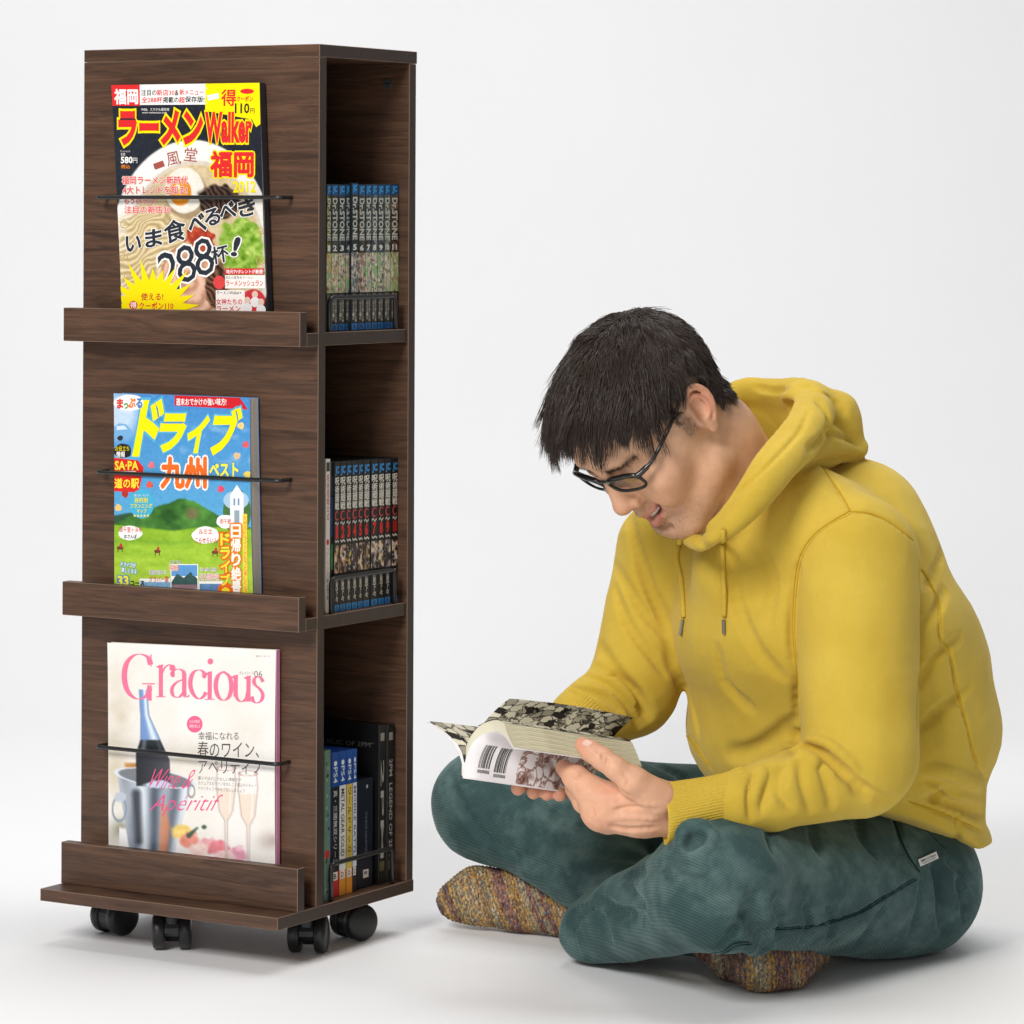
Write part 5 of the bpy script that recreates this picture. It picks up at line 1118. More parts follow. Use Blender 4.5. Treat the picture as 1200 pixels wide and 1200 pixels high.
    inv = nd(m, 'ShaderNodeMath', operation='SUBTRACT'); inv.inputs[0].default_value = 1.0; L.new(vo.outputs['Distance'], inv.inputs[1]); bump(m, mixf(m, inv.outputs[0], wvb.outputs['Fac'], 0.55), 1.0, 0.0020)
_cloth()
m_thread = mat('green_thread', srgb(34, 54, 54), 0.9, spec=0.1)
for pix in ([(1047, 962), (1056, 985), (1066, 1005), (1077, 1021)], [(1072, 962), (1090, 978), (1107, 994)], [(1072, 1030), (1037, 1051), (1002, 1071), (950, 1085), (906, 1088)], [(878, 1105), (862, 1107), (844, 1116), (800, 1123), (764, 1125)]):
    for dx in (-1.2, 1.2):
        P = []
        for p in smooth_path([(a_ + dx, b_ + dx, 0) for a_, b_ in pix], 8):
            h_ = T.hit(p[0], p[1])
            if h_ is not None and (not P or np.linalg.norm(h_ - P[-1]) < 25): P.append(h_ + T.grad(h_[None])[0] * (TD(h_[None])[0] + 0.2))
        if len(P) > 3:
            vv, ff = tube([Vector(p) * 0.001 for p in P], 0.0006, 6); o = mesh_obj('seam', vv, ff, m_thread, smooth=True); o.parent = trousers; o.matrix_parent_inverse = Matrix()
# white woven tag on the back pocket
tg = [T.hit(*p) for p in ((1074, 1008), (1095, 998.5), (1098, 1005), (1077, 1016))]
_tn0 = T.grad(np.array(tg)).mean(0); tg[2] = tg[1] + tg[3] - tg[0]; tg = [p + _tn0 * (2.0 + max(TD(np.array(tg)))) for p in tg]
m_tag = mat('woven_tag', srgb(236, 234, 230), 0.8)
tag = mesh_obj('pocket_tag', [p * 0.001 for p in tg], [(0, 1, 2, 3)], m_tag); tag.parent = trousers; tag.matrix_parent_inverse = Matrix()
md = tag.modifiers.new('t', 'SOLIDIFY'); md.thickness = 0.0006
_e1 = (tg[1] - tg[0]) * 0.001; _e2 = (tg[0] - tg[3]) * 0.001; _tn = np.cross(_e1, _e2); _tn = unit(_tn if _tn[1] < 0 else -_tn); _o = tg[3] * 0.001 + _tn * 0.0009
TP = Print(lambda u, v_: tuple(_o + _e1 * u + _e2 * v_), _tn); TP.text('WELCOME', (0.92, 0.78, 0.08, 0.48), (40, 40, 44), 0.01, flip=False).text('INDUSTRIES', (0.85, 0.36, 0.15, 0.16), (60, 60, 64), 0.0, flip=False)
o = TP.build('tag_lettering', m_spine, tag)
# ------------------------------------------------------------------ head
HY, HP, HR, HS = math.radians(52.5), math.radians(51.0), math.radians(3.0), 1.045
_F = V(0, -1, 0); _L = V(1, 0, 0); _U = V(0, 0, 1)
_F, _L = math.cos(HY) * _F - math.sin(HY) * V(1, 0, 0), math.cos(HY) * _L - math.sin(HY) * V(0, 1, 0)
_F, _U = math.cos(HP) * _F - math.sin(HP) * _U, math.cos(HP) * _U + math.sin(HP) * _F
_L, _U = math.cos(HR) * _L + math.sin(HR) * _U, math.cos(HR) * _U - math.sin(HR) * _L
HC0 = W(762, 478, 4.18); HM = np.stack([_F, _L, _U])           # rows: forward, left, up
def h2w(P): return HC0 + HS * (np.asarray(P, float) @ HM)
def w2h(P): return ((np.asarray(P, float) - HC0) / HS) @ HM.T
neck_h = w2h(neckB + V(-5, 0, -25))
K = Field((-150, -110, -190), (135, 110, 130), 1.8)
K.ell((-3, 0, 28), (88, 75, 80)); K.ell((12, 0, 6), (85, 72, 84), k=20)
K.ell((36, 0, -38), (56, 60, 78), k=22); K.ell((38, 0, -84), (50, 53, 42), k=20)
K.ell((80, 0, -107), (18, 23, 17), k=18)
for s in (-1, 1):
    K.ell((66, 44 * s, -30), (24, 24, 22), k=20)                # cheekbones
    K.ell((70, 36 * s, -52), (22, 19, 20), k=16)                # smiling cheeks
    K.cone((18, 56 * s, -72), (72, 24 * s, -110), 15, 14, k=26)  # jaw line
K.cone((86, -30, 20), (86, 30, 20), 12, 12, k=14)                # brow
for s in (-1, 1): K.ell((99, 31 * s, 0), (15, 21, 11), k=9, mode='sub')
for s in (-1, 1):
    K.ell((80, 31 * s, -1), (14.5, 17, 12), k=3)
    K.chain([(94, 18 * s, -4), (96, 31 * s, -7), (89, 45 * s, -3)], 1.3, k=1.6, mode='sub', kk=2)
    K.chain([(92, 17 * s, 7), (94.5, 31 * s, 9), (87, 46 * s, 6)], 1.5, k=2.5, mode='sub', kk=2)
K.cone((92, 0, 8), (108, 0, -34), 8, 10, k=9); K.ell((108, 0, -37), (12, 12, 10), k=6)
for s in (-1, 1):
    K.ell((97, 13 * s, -41), (10, 7.5, 8), k=4); K.ell((103, 7 * s, -48), (5, 3.6, 3), k=1.5, mode='sub')
    K.chain([(97, 20 * s, -42), (90, 30 * s, -58), (80, 37 * s, -74)], [3, 4, 3], k=6, mode='sub', kk=4)   # smile folds
K.cone((95, 0, -50), (99, 0, -60), 8, 7, k=8)
K.chain([(75, -31, -52), (91, -15, -64), (98, 0, -68), (91, 15, -64), (75, 31, -52)], [2.0, 3.4, 3.8, 3.4, 2.0], k=3, kk=4)
K.chain([(74, -30, -56), (89, -16, -77), (94, 0, -84.5), (89, 16, -77), (74, 30, -56)], [2.0, 5.2, 6.6, 5.2, 2.0], k=3.5, kk=4)
K.chain([(79, -31, -54), (91, -15, -69.5), (95.5, 0, -75), (91, 15, -69.5), (79, 31, -54)], [1.5, 3.4, 4.2, 3.4, 1.5], k=1.0, kk=3, mode='sub')
K.ell((77, 33, -57), (5, 4, 5), k=4, mode='sub'); K.ell((77, -33, -57), (5, 4, 5), k=4, mode='sub')
K.chain([(90, -14, -96), (93, 0, -95), (90, 14, -96)], [3, 4, 3], k=6, mode='sub', kk=4)
# neck
K.chain([(-18, 0, -40), (-22, 0, -90) , tuple(neck_h)], [53, 53, 62], k=16, kk=20)
K.cone((14, 50, -92), tuple(neck_h + V(30, 18, 20)), 9, 16, k=24)
K.ell((72, 0, -140), (18, 16, 14), k=14, mode='sub')
# ears
for s in (-1, 1):
    e = V(-6, 74 * s, -7); ax = (unit(V(1, 0.10 * s, 0.22)), unit(V(-0.35, s, 0)), unit(V(-0.22, 0, 1)))
    K.ell(e, (15.5, 6.0, 27), ax, k=3); K.ell(e + V(3, 7 * s, 1), (11, 5, 21), ax, k=2.5, mode='sub')
    hx = smooth_path([e + V(8, 2 * s, 0), e + V(11, 3 * s, 11), e + V(7, 5 * s, 22), e + V(-4, 6 * s, 27), e + V(-13, 7 * s, 22), e + V(-18, 7 * s, 9), e + V(-16, 6 * s, -6), e + V(-9, 4 * s, -18), e + V(-4, 3 * s, -24)], 4)
    K.chain(hx, [2.2 + 1.3 * math.sin(math.pi * i_ / (len(hx) - 1)) for i_ in range(len(hx))], k=2, kk=2)
    K.ell(e + V(2, 1 * s, -27), (8, 4.5, 9), ax, k=4)
    K.chain(smooth_path([e + V(4, 3 * s, 18), e + V(-6, 5 * s, 15), e + V(-11, 6 * s, 4), e + V(-9, 5 * s, -8), e + V(-2, 4 * s, -14), e + V(5, 3 * s, -13)], 3), 2.5, k=2.5, kk=2)
    K.ell(e + V(2, 4 * s, -3), (6, 5, 9), ax, k=3, mode='sub')
    K.cone(e + V(13, 0, -6), e + V(14, 2 * s, -12), 4, 4, k=3)
v, q = K.mesh(1)
# skin tint per vertex in head coordinates
base = np.array(srgb(222, 176, 142)); col = np.tile(base, (len(v), 1))
def blend(mask, c): 
    global col
    col = col * (1 - mask[:, None]) + np.array(c)[None] * mask[:, None]
x, y, z = v[:, 0], v[:, 1], v[:, 2]
g = lambda cx, cy, cz, rx, ry, rz: np.exp(-(((x - cx) / rx) ** 2 + ((y - cy) / ry) ** 2 + ((z - cz) / rz) ** 2))
blend(0.35 * np.clip(g(66, 46, -42, 30, 26, 26) + g(66, -46, -42, 30, 26, 26), 0, 1), srgb(214, 140, 112))
blend(0.45 * g(112, 0, -38, 16, 16, 14), srgb(212, 138, 110))
blend(np.clip(0.75 * (g(-12, 86, -6, 20, 9, 34) + g(-12, -86, -6, 20, 9, 34)), 0, 1), srgb(216, 136, 110))
beard = np.clip(1.15 * g(84, 0, -92, 34, 46, 26) + 0.9 * g(100, 0, -56, 12, 24, 9), 0, 1) * (x > 20)
beard *= 0.75 + 0.25 * nz(v, 3.5, 3)
blend(np.clip(0.38 * np.minimum(beard, 0.7), 0, 1), srgb(100, 78, 66))
arc = 0.030 * y ** 2
lip = np.clip(1.2 * np.exp(-((z + 83.0 - arc) / 5.5) ** 2) * (np.abs(y) < 25) * (x > 78) + 0.9 * np.exp(-((z + 67.0 - 0.016 * y ** 2) / 3.0) ** 2) * (np.abs(y) < 25) * (x > 84), 0, 1)
blend(0.75 * lip, srgb(196, 116, 108))
blend(0.9 * np.exp(-((z + 75.0 - 0.022 * y ** 2) / 4.5) ** 2) * (np.abs(y) < 25) * (x > 76) * (x < 92), srgb(74, 28, 26))
for s in (-1, 1):
    by = y * s; brow = np.exp(-((z - (16 + 0.06 * (by - 30) - 0.010 * (by - 30) ** 2)) / 3.8) ** 2) * (by > 11) * (by < 50) * (x > 70)
    blend(0.9 * brow * (0.7 + 0.3 * nz(v, 2.0, 9)), srgb(42, 32, 28))
    lash = np.exp(-((z + 5.5 - 0.008 * (by - 31) ** 2) / 1.5) ** 2) * (by > 16) * (by < 47) * (x > 80)
    blend(0.85 * lash, srgb(34, 26, 24))
# hair shadow of stubble at the sideburn and nape
blend(0.7 * np.clip(g(16, 74, -2, 14, 20, 30), 0, 1) * 0.8, srgb(84, 64, 54))
blend(0.6 * np.clip(g(-70, 40, -62, 34, 60, 22) , 0, 1) * 0.8, srgb(84, 64, 54))
# ---- hair: scalp mask, guide strands that fall with gravity, then locks of fine strands round each guide
def scalp(P):
    x, y, z = P[..., 0], np.abs(P[..., 1]), P[..., 2]
    front = np.interp(x, [-120, -60, -38, -30, 8, 12, 24, 30, 44, 66, 100], [-60, -56, -30, 26, 32, 8, 14, 24, 40, 62, 68])
    return z > front
sm = scalp(v) & (np.abs(v[:, 1]) < 88) & ~((np.abs(v[:, 1]) > 77) & (np.abs(v[:, 0] + 6) < 30) & (v[:, 2] < 32))
blend(0.93 * sm.astype(float), srgb(34, 26, 23))
rng = np.random.default_rng(11)
cand = v[sm]; nrm_all = K.grad(cand)
grav = HM @ V(0, 0, -1.0)
def flow(P):
    w = P - V(-42, 8, 98); n = K.grad(P)
    t = w - (w * n).sum(-1, keepdims=True) * n; t = t / (np.linalg.norm(t, axis=-1, keepdims=True) + 1e-6)
    fw = V(1, 0, 0) - n * n[..., :1]
    top = np.clip((P[..., 2:3] - 30) / 60, 0, 1)
    t = t * 0.9 + fw * 0.75 * top; return t / (np.linalg.norm(t, axis=-1, keepdims=True) + 1e-6), n
NP_ = 11
def grow(root, length, lift, jit):
    lift = lift + 15.0 * np.clip(root[:, 0] / 55, 0, 1) * np.clip((root[:, 2] - 25) / 40, 0, 1)
    n0 = K.grad(root); f0, _ = flow(root); d = unit_rows(n0 * 0.45 + f0 + jit * 0.25); P = [root]; p = root.copy(); st = (length / (NP_ - 1))[:, None]
    for i in range(1, NP_):
        t = i / (NP_ - 1); f, n = flow(p)
        d = unit_rows(d * 0.9 + f * 0.35 + grav[None] * (0.16 + 0.42 * t) + jit * 0.10)
        p = p + d * st
        need = lift * (0.45 + 0.55 * math.sin(math.pi * min(t * 1.1, 1))); sd = K.sample(p)
        push = np.clip(need - sd, 0, 8); p = p + n * push[:, None]; P.append(p)
    return np.stack(P, 1)
def unit_rows(a): return a / (np.linalg.norm(a, axis=-1, keepdims=True) + 1e-9)
def strand_len(R):
    x, z = R[:, 0], R[:, 2]
    L = 25 + 20 * np.clip((x + 60) / 90, 0, 1) * np.clip((z + 5) / 50, 0, 1) + 13 * np.clip((z - 40) / 40, 0, 1) - 7 * np.clip((x - 42) / 30, 0, 1) + 9 * np.clip((-R[:, 1] - 10) / 40, 0, 1) * (x > 0)
    L = np.where((x < -30) & (z < 0), 14 + 14 * np.clip((z + 66) / 66, 0, 1), L)
    L = np.where((np.abs(R[:, 1]) > 55) & (x > -32) & (x < 34) & (z < 38), 7, L)
    return L
G = 420
gi = rng.choice(len(cand), G, replace=False); gr = cand[gi]
gp = grow(gr, strand_len(gr) * rng.uniform(0.75, 1.25, G), rng.uniform(3, 11, G), rng.normal(0, 1.25, (G, 3)))
NS = 19000
si = rng.choice(len(cand), NS, replace=len(cand) < NS); sr = cand[si] + rng.normal(0, 0.7, (NS, 3))
dd = ((sr[:, None, :] - gr[None]) ** 2).sum(-1); near = dd.argmin(1)
tt = np.linspace(0, 1, NP_)[None, :, None]
own = grow(sr, strand_len(sr) * rng.uniform(0.55, 1.12, NS), rng.uniform(1.5, 8, NS), rng.normal(0, 1, (NS, 3)))
lock = gp[near] + (sr - gr[near])[:, None, :] * (1 - 0.88 * tt)
mixw = rng.uniform(0.45, 1.0, NS)[:, None, None] * tt ** 0.7
SP = own * (1 - mixw) + lock * mixw
SP = SP + (rng.normal(0, 1.3, (NS, 1, 3)) * tt ** 2)
stray = rng.random(NS) < 0.045
SP[stray] += rng.normal(0, 4, (stray.sum(), 1, 3)) * tt ** 1.5
SPw = h2w(SP)
tang = np.gradient(SPw, axis=1); tang /= np.linalg.norm(tang, axis=-1, keepdims=True) + 1e-9
rv = unit_rows(rng.normal(0, 1, (NS, 1, 3))); b1 = np.cross(tang, rv); b1 /= np.linalg.norm(b1, axis=-1, keepdims=True) + 1e-9; b2 = np.cross(tang, b1)
rad = (0.43 * (1 - 0.82 * np.linspace(0, 1, NP_) ** 1.5))[None, :, None] * rng.uniform(0.7, 1.3, NS)[:, None, None]
ringv = np.stack([SPw + rad * (math.cos(a) * b1 + math.sin(a) * b2) for a in (0, 2.094, 4.189)], 2)     # NS,NP,3,3
hv = ringv.reshape(-1, 3); ids = np.arange(NS * NP_ * 3).reshape(NS, NP_, 3)
hq = np.concatenate([np.stack([ids[:, :-1, k], ids[:, :-1, (k + 1) % 3], ids[:, 1:, (k + 1) % 3], ids[:, 1:, k]], -1).reshape(-1, 4) for k in range(3)])
hcol = np.repeat(rng.uniform(0.6, 1.5, NS), NP_ * 3)[:, None] * np.array(srgb(58, 46, 39))[None]
hair = under_person(fast_mesh('hair', hv, hq, m_hair, col=hcol))
_a = nd(m_hair, 'ShaderNodeVertexColor', layer_name='Col'); m_hair.node_tree.links.new(_a.outputs[0], nodes(m_hair)[2].inputs['Base Color'])
# stubble, eyebrow hairs and the soft fuzz where the haircut fades out
def short_hair(name, mask, count, length, radius, dirf, colr, **kw):
    w_ = np.clip(mask, 0, None); w_ = w_ / w_.sum(); R_ = v[rng.choice(len(v), count, p=w_)] + rng.normal(0, 0.7, (count, 3)); n_ = K.grad(R_); R_ = R_ - n_ * (K.sample(R_) - 0.05)[:, None]
    d_ = unit_rows(dirf(R_, n_) + rng.normal(0, 0.25, (count, 3))); L_ = (length * rng.uniform(0.6, 1.3, count))[:, None]; a_ = unit_rows(np.cross(d_, n_ + 0.01)); b_ = np.cross(d_, a_)
    V_ = np.stack([np.stack([R_ + t_ * L_ * d_ + radius * (1 - 0.7 * t_) * (math.cos(x_) * a_ + math.sin(x_) * b_) for x_ in (0, 2.094, 4.189)], 1) for t_ in (0.0, 1.0)], 1).reshape(-1, 3)
    I_ = np.arange(count * 6).reshape(count, 2, 3); Q_ = np.concatenate([np.stack([I_[:, 0, k], I_[:, 0, (k + 1) % 3], I_[:, 1, (k + 1) % 3], I_[:, 1, k]], -1) for k in range(3)])
    return under_person(fast_mesh(name, h2w(V_), Q_, m_hair, col=np.tile(np.array(srgb(*colr)), (len(V_), 1)), kind='stuff', **kw))
front_ = (x > 30)
short_hair('stubble', np.minimum(beard * front_, 0.45) + 0.08 * front_ * g(50, 52, -92, 30, 16, 22) + 1e-9, 2400, 1.2, 0.09, lambda R_, n_: n_ * 0.8 + V(0, 0, -0.7), (40, 32, 28))
bm_ = 0
for s in (-1, 1): by = y * s; bm_ = bm_ + np.exp(-((z - (16 + 0.06 * (by - 30) - 0.010 * (by - 30) ** 2)) / 3.2) ** 2) * (by > 11) * (by < 49) * (x > 70)
short_hair('eyebrows', bm_ + 1e-12, 420, 5.5, 0.15, lambda R_, n_: n_ * 0.25 + np.stack([R_[:, 1] * 0, np.sign(R_[:, 1]), 0.1 + R_[:, 1] * 0], 1), (34, 27, 24))
fade = (~sm) & scalp(v + V(0, 0, 13)) & (x < 26) & ~((np.abs(y) > 70) & (np.abs(x + 6) < 26) & (z < 36) & (z > -40)); side_ = (np.abs(y) > 55) & (x > 10) & (x < 24) & (z > -20) & (z < 14)
short_hair('hairline_fuzz', fade * 1.0 + 0.35 * side_ + 1e-12, 2200, 4.5, 0.11, lambda R_, n_: n_ * 0.5 + flow(R_)[0] * 0.5 + grav * 0.3, (44, 35, 30))
head_parts = (h2w(v), q, col)
# ---- teeth
tv = []
for i in range(13):
    a = (i - 6) / 6; yy = 21 * a; xx = 92.5 - 9.5 * a * a; zz = -69.0 + 8.5 * a * a
    tv += [(xx, yy, zz + 1.5), (xx + 0.6, yy, zz - 6.0 + 2.0 * abs(a))]
tf = [(2 * i, 2 * i + 2, 2 * i + 3, 2 * i + 1) for i in range(12)]
m_teeth = mat('tooth_enamel', srgb(226, 216, 198), 0.25)
o = under_person(mesh_obj('teeth', h2w(np.array(tv)) * 0.001, tf, m_teeth, smooth=True))
md = o.modifiers.new('t', 'SOLIDIFY'); md.thickness = 0.002
# ---- glasses
m_frame = mat('black_spectacle_frame', (0.012, 0.011, 0.010), 0.22, spec=0.6)
m_lens = bpy.data.materials.new('spectacle_lens'); m_lens.use_nodes = True
_N = m_lens.node_tree.nodes; _N.clear(); _o = _N.new('ShaderNodeOutputMaterial'); _t = _N.new('ShaderNodeBsdfTransparent'); _gl = _N.new('ShaderNodeBsdfGlossy'); _mx = _N.new('ShaderNodeMixShader'); _fr = _N.new('ShaderNodeFresnel')
_fr.inputs[0].default_value = 1.75; _gl.inputs['Roughness'].default_value = 0.02; _t.inputs[0].default_value = (0.93, 0.94, 0.96, 1)
for a, b in ((_fr.outputs[0], _mx.inputs[0]), (_t.outputs[0], _mx.inputs[1]), (_gl.outputs[0], _mx.inputs[2]), (_mx.outputs[0], _o.inputs[0])): m_lens.node_tree.links.new(a, b)
glasses = under_person(bpy.data.objects.new('eyeglasses', None)); C.objects.link(glasses); glasses.empty_display_size = 0.02
def gl_part(name, P, F_, m, **kw):
    o = mesh_obj(name, [Vector(p) * 0.001 for p in h2w(np.array(P))], F_, m, smooth=True, **kw); o.parent = glasses; return o
GX, GZ = 104.5, -4.5
def lens_pt(s, a, off=0.0):
    c, sn = math.cos(a), math.sin(a); n_ = 3.0
    yy = 25.5 * np.sign(c) * abs(c) ** (2 / n_); zz = 12.5 * np.sign(sn) * abs(sn) ** (2 / n_) + (1.5 * yy / 24 if sn > 0 else 0)
    Y_ = 33 + yy; return (GX - 0.0028 * Y_ ** 2 - 0.12 * (zz) * -1 * 0.8 + off, s * Y_, GZ + zz)
for s in (-1, 1):
    loop = [lens_pt(s, 2 * math.pi * k / 40) for k in range(40)]
    rr = [1.9 + 1.5 * max(0, math.sin(2 * math.pi * k / 40)) ** 0.6 for k in range(40)]
    vv, ff = tube([Vector(p) for p in loop], rr, 8, closed=True); gl_part('rim', [tuple(p) for p in vv], ff, m_frame)
    cpt = np.mean(np.array(loop), 0); P = [tuple(cpt + V(0.8, 0, 0))] + [tuple(cpt + (np.array(p) - cpt) * 0.55 + V(0.5, 0, 0)) for p in loop] + loop
    F_ = [(0, 1 + k, 1 + (k + 1) % 40) for k in range(40)] + [(1 + k, 41 + k, 41 + (k + 1) % 40, 1 + (k + 1) % 40) for k in range(40)]
    gl_part('lens', P, F_, m_lens)
    tp = smooth_path([lens_pt(s, 0.45), (GX - 17, 62 * s, GZ + 8), (70, 70 * s, GZ + 10), (20, 77 * s, GZ + 20), (-6, 79.5 * s, GZ + 29), (-26, 80 * s, GZ + 15)], 6)
    vv, ff = tube(tp, [3.4 if i < 9 else 2.3 for i in range(len(tp))], 8); gl_part('temple', [tuple(p) for p in vv], ff, m_frame)
    vv, ff = tube([(98, 9 * s, GZ - 6), (99, 8 * s, GZ - 1), (101, 9.5 * s, GZ + 3)], [1.4, 2.0, 1.2], 6); gl_part('nose_pad', [tuple(p) for p in vv], ff, m_frame)
bp = smooth_path([lens_pt(-1, math.pi - 0.5), (106, -4, GZ + 8.5), (106, 4, GZ + 8.5), lens_pt(1, math.pi - 0.5)], 5)
vv, ff = tube(bp, 1.7, 8); gl_part('bridge', [tuple(p) for p in vv], ff, m_frame)
# ------------------------------------------------------------------ hands (same mesh as the body)
def join_parts(parts):
    vs, qs, cs, n = [], [], [], 0
    for a, b, c in parts: vs.append(a); qs.append(b + n); cs.append(c); n += len(a)
    return np.concatenate(vs), np.concatenate(qs), np.concatenate(cs)
def bridge(part_a, ca, part_b, cb, path):
    """join two skins into one surface by an arm that runs inside the sleeve"""
    va, qa, colA = part_a; vb_, qb, colB = part_b; na = len(va)
    V_ = np.concatenate([va, vb_]); Q = np.concatenate([qa, qb + na]); K_ = np.concatenate([colA, colB])
    fc = V_[Q].mean(1); ia = ((fc[:len(qa)] - ca) ** 2).sum(1).argmin(); ib = len(qa) + ((fc[len(qa):] - cb) ** 2).sum(1).argmin()
    ra, rb = Q[ia], Q[ib]; rings = [ra]; new = []
    for k_, (p_, r_) in enumerate(path):
        nxt = path[k_ + 1][0] if k_ + 1 < len(path) else cb; t_ = unit(nxt - p_)
        e_ = V_[ra[0]] - V_[ra].mean(0); e_ = unit(e_ - t_ * (e_ @ t_)); f_ = np.cross(t_, e_); o_ = V_[ra[1]] - V_[ra].mean(0); sg = 1 if o_ @ f_ > 0 else -1
        rings.append(np.arange(4) + len(V_) + len(new)); new += [p_ + r_ * (math.cos(a_) * e_ + sg * math.sin(a_) * f_) for a_ in (0, math.pi / 2, math.pi, 1.5 * math.pi)]
    V2 = np.concatenate([V_, np.array(new)]); best = None
    for rev in (0, 1):
        for sh in range(4):
            c_ = np.roll(rb[::-1] if rev else rb, sh); d_ = ((V2[c_] - V2[rings[-1]]) ** 2).sum()
            if best is None or d_ < best[0]: best = (d_, c_)
    rings.append(best[1]); fs_ = [(rings[i][j], rings[i][(j + 1) % 4], rings[i + 1][(j + 1) % 4], rings[i + 1][j]) for i in range(len(rings) - 1) for j in range(4)]
    keep = np.ones(len(Q), bool); keep[[ia, ib]] = False
    return V2, np.concatenate([Q[keep], np.array(fs_)]), np.concatenate([K_, np.tile(K_[:1], (len(new), 1))])
hand_parts = []
LH = Field(W(640, 1000, 4.05) - V(0, 90, 10), W(890, 850, 4.05) + V(0, 60, 0), 1.3)
LH.chain([W(880, 938, 4.06), W(800, 950, 4.045), W(750, 945, 4.04), W(716, 950, 4.045)], [29, 29, 33, 24], kk=14, flat=(V(0, 1, 0), 0.72))
LH.cone(W(722, 955, 4.04), W(703, 960, 4.038), 18, 14, k=10)                          # knuckle corner
LH.cone(W(712, 944, 4.045), W(697, 950, 4.042), 22, 17, k=10)
LH.chain([W(716, 942, 4.045), W(694, 930, 4.048), W(675, 912, 4.056), W(660, 900, 4.075)], [24, 19, 14, 9], k=8, kk=6)   # index
LH.chain([W(712, 962, 4.05), W(684, 940, 4.075), W(672, 925, 4.10)], [15, 12, 10], k=5, kk=5)
LH.chain([W(770, 936, 4.025), W(742, 916, 4.012), W(722, 901, 4.01), W(706, 889, 4.015), W(692, 880, 4.02), W(683, 873, 4.026)], [22, 17, 13, 12.5, 11.5, 9], k=9, kk=5)   # thumb
LH.chain([W(735, 935, 4.0), W(714, 920, 4.01), W(704, 912, 4.01)], [3, 4, 3], k=5, kk=4, mode='sub')         # web crease
for a in (0, 5): LH.chain([W(713 + a, 930, 3.99), W(711 + a, 938, 4.0), W(713 + a, 946, 4.0)], 1.2, k=2, kk=2, mode='sub')
LH.fold([(706, 884), (712, 888), (711, 896)], 2.2, 0.7, k=1.0); LH.fold([(699, 880), (706, 884), (706, 892)], 2.0, 0.5, k=1.0)
LH.fold([(770, 970), (735, 972), (715, 968)], 5, 1.5); LH.fold([(720, 950), (735, 945), (752, 944)], 6, 1.2)
LH.fold([(772, 944), (742, 941), (716, 944)], 5, 0.9, mode='add', k=1.5); LH.fold([(770, 960), (738, 958), (712, 960)], 5, 0.8, mode='add', k=1.5); LH.fold([(730, 906), (736, 914), (734, 922)], 2, 0.4, k=0.8); LH.fold([(668, 905), (676, 912), (684, 908)], 2, 0.5, k=0.8); LH.fold([(690, 940), (697, 946), (700, 956)], 2, 0.5, k=0.8)
# thumbnail
th = LH.hit(688, 870.5)
v, q = LH.mesh(1)
col = np.tile(np.array(srgb(222, 172, 140)), (len(v), 1))
for c, r, tint, a in ((W(683, 873, 4.02), 16, srgb(214, 134, 112), 0.45), (W(660, 900, 4.07), 18, srgb(212, 136, 112), 0.4), (W(702, 962, 4.03), 16, srgb(214, 146, 122), 0.35), (W(713, 925, 4.03), 14, srgb(208, 140, 116), 0.35)):
    m_ = a * np.exp(-((v - c) ** 2).sum(1) / r ** 2); col = col * (1 - m_[:, None]) + np.array(tint) * m_[:, None]
hand_parts.append((v, q, col))
RH = Field(W(585, 960, 4.08) - V(0, 60, 0), W(705, 845, 4.2) + V(0, 130, 0), 1.6)
RH.chain([W(662, 864, 4.285), W(656, 888, 4.24), W(645, 902, 4.195)], [25, 24, 20], kk=14)
for (x_, y_, b_) in ((607, 924, 0), (625.5, 928.5, 0), (641, 930, 0), (656, 931, 0)):
    RH.chain([W(x_ + 14, y_ - 24, 4.175), W(x_ + 4, y_ - 7, 4.145), W(x_, y_, 4.115)], [9.5, 9, 8.2], k=3, kk=4)
v, q = RH.mesh(1); col = np.tile(np.array(srgb(218, 158, 130)), (len(v), 1)); hand_parts.append((v, q, col))
nn = LH.grad(th[None])[0]; ax = unit(W(683, 873, 4.026) - W(706, 889, 4.015)); ax = unit(ax - nn * (ax @ nn)); sd = np.cross(nn, ax)
nv, nf = [], []
for i in range(7):
    for j in range(7):
        a, b = (i - 3) / 3, (j - 3) / 3; w_ = 4.6 * (1 - 0.25 * a * a) * b; l_ = 5.6 * a
        p = th + ax * l_ + sd * w_; g_ = LH.grad(p[None])[0]; p = p - g_ * (LH.sample(p[None])[0] - 0.45)
        nv.append(p)
for i in range(6):
    for j in range(6): nf.append((i * 7 + j, i * 7 + j + 1, i * 7 + j + 8, i * 7 + j + 7))
m_nail = mat('fingernail', srgb(232, 188, 168), 0.25)
body_p = bridge(head_parts, neckB + V(25, 15, -70), hand_parts[0], W(885, 938, 4.06), [(shL + V(0, 0, -10), 38), (elL + V(0, 0, -8), 32), (W(930, 930, 4.075), 26)])
v, q, col = bridge(body_p, neckB + V(-30, 30, -70), hand_parts[1], W(665, 862, 4.29), [(shR, 38), (elR, 30), (W(690, 845, 4.31), 26)])
body = under_person(fast_mesh('body', v, q, m_skin, col=col))
_a = nd(m_skin, 'ShaderNodeVertexColor', layer_name='Col'); _mp = mapping(m_skin, (1, 1, 1)); _n = noise(m_skin, _mp.outputs[0], 900, 3); _n2 = noise(m_skin, _mp.outputs[0], 60, 4)
_r = flow_ramp(m_skin, [(0.3, (0.90, 0.85, 0.82)), (0.7, (1.05, 1.04, 1.03))], _n2.outputs[0])
m_skin.node_tree.links.new(mixc(m_skin, 1.0, _a.outputs[0], _r.outputs[0], 'MULTIPLY'), nodes(m_skin)[2].inputs['Base Color'])
_v = nd(m_skin, 'ShaderNodeTexVoronoi', feature='DISTANCE_TO_EDGE'); _v.inputs['Scale'].default_value = 420; m_skin.node_tree.links.new(_mp.outputs[0], _v.inputs['Vector'])
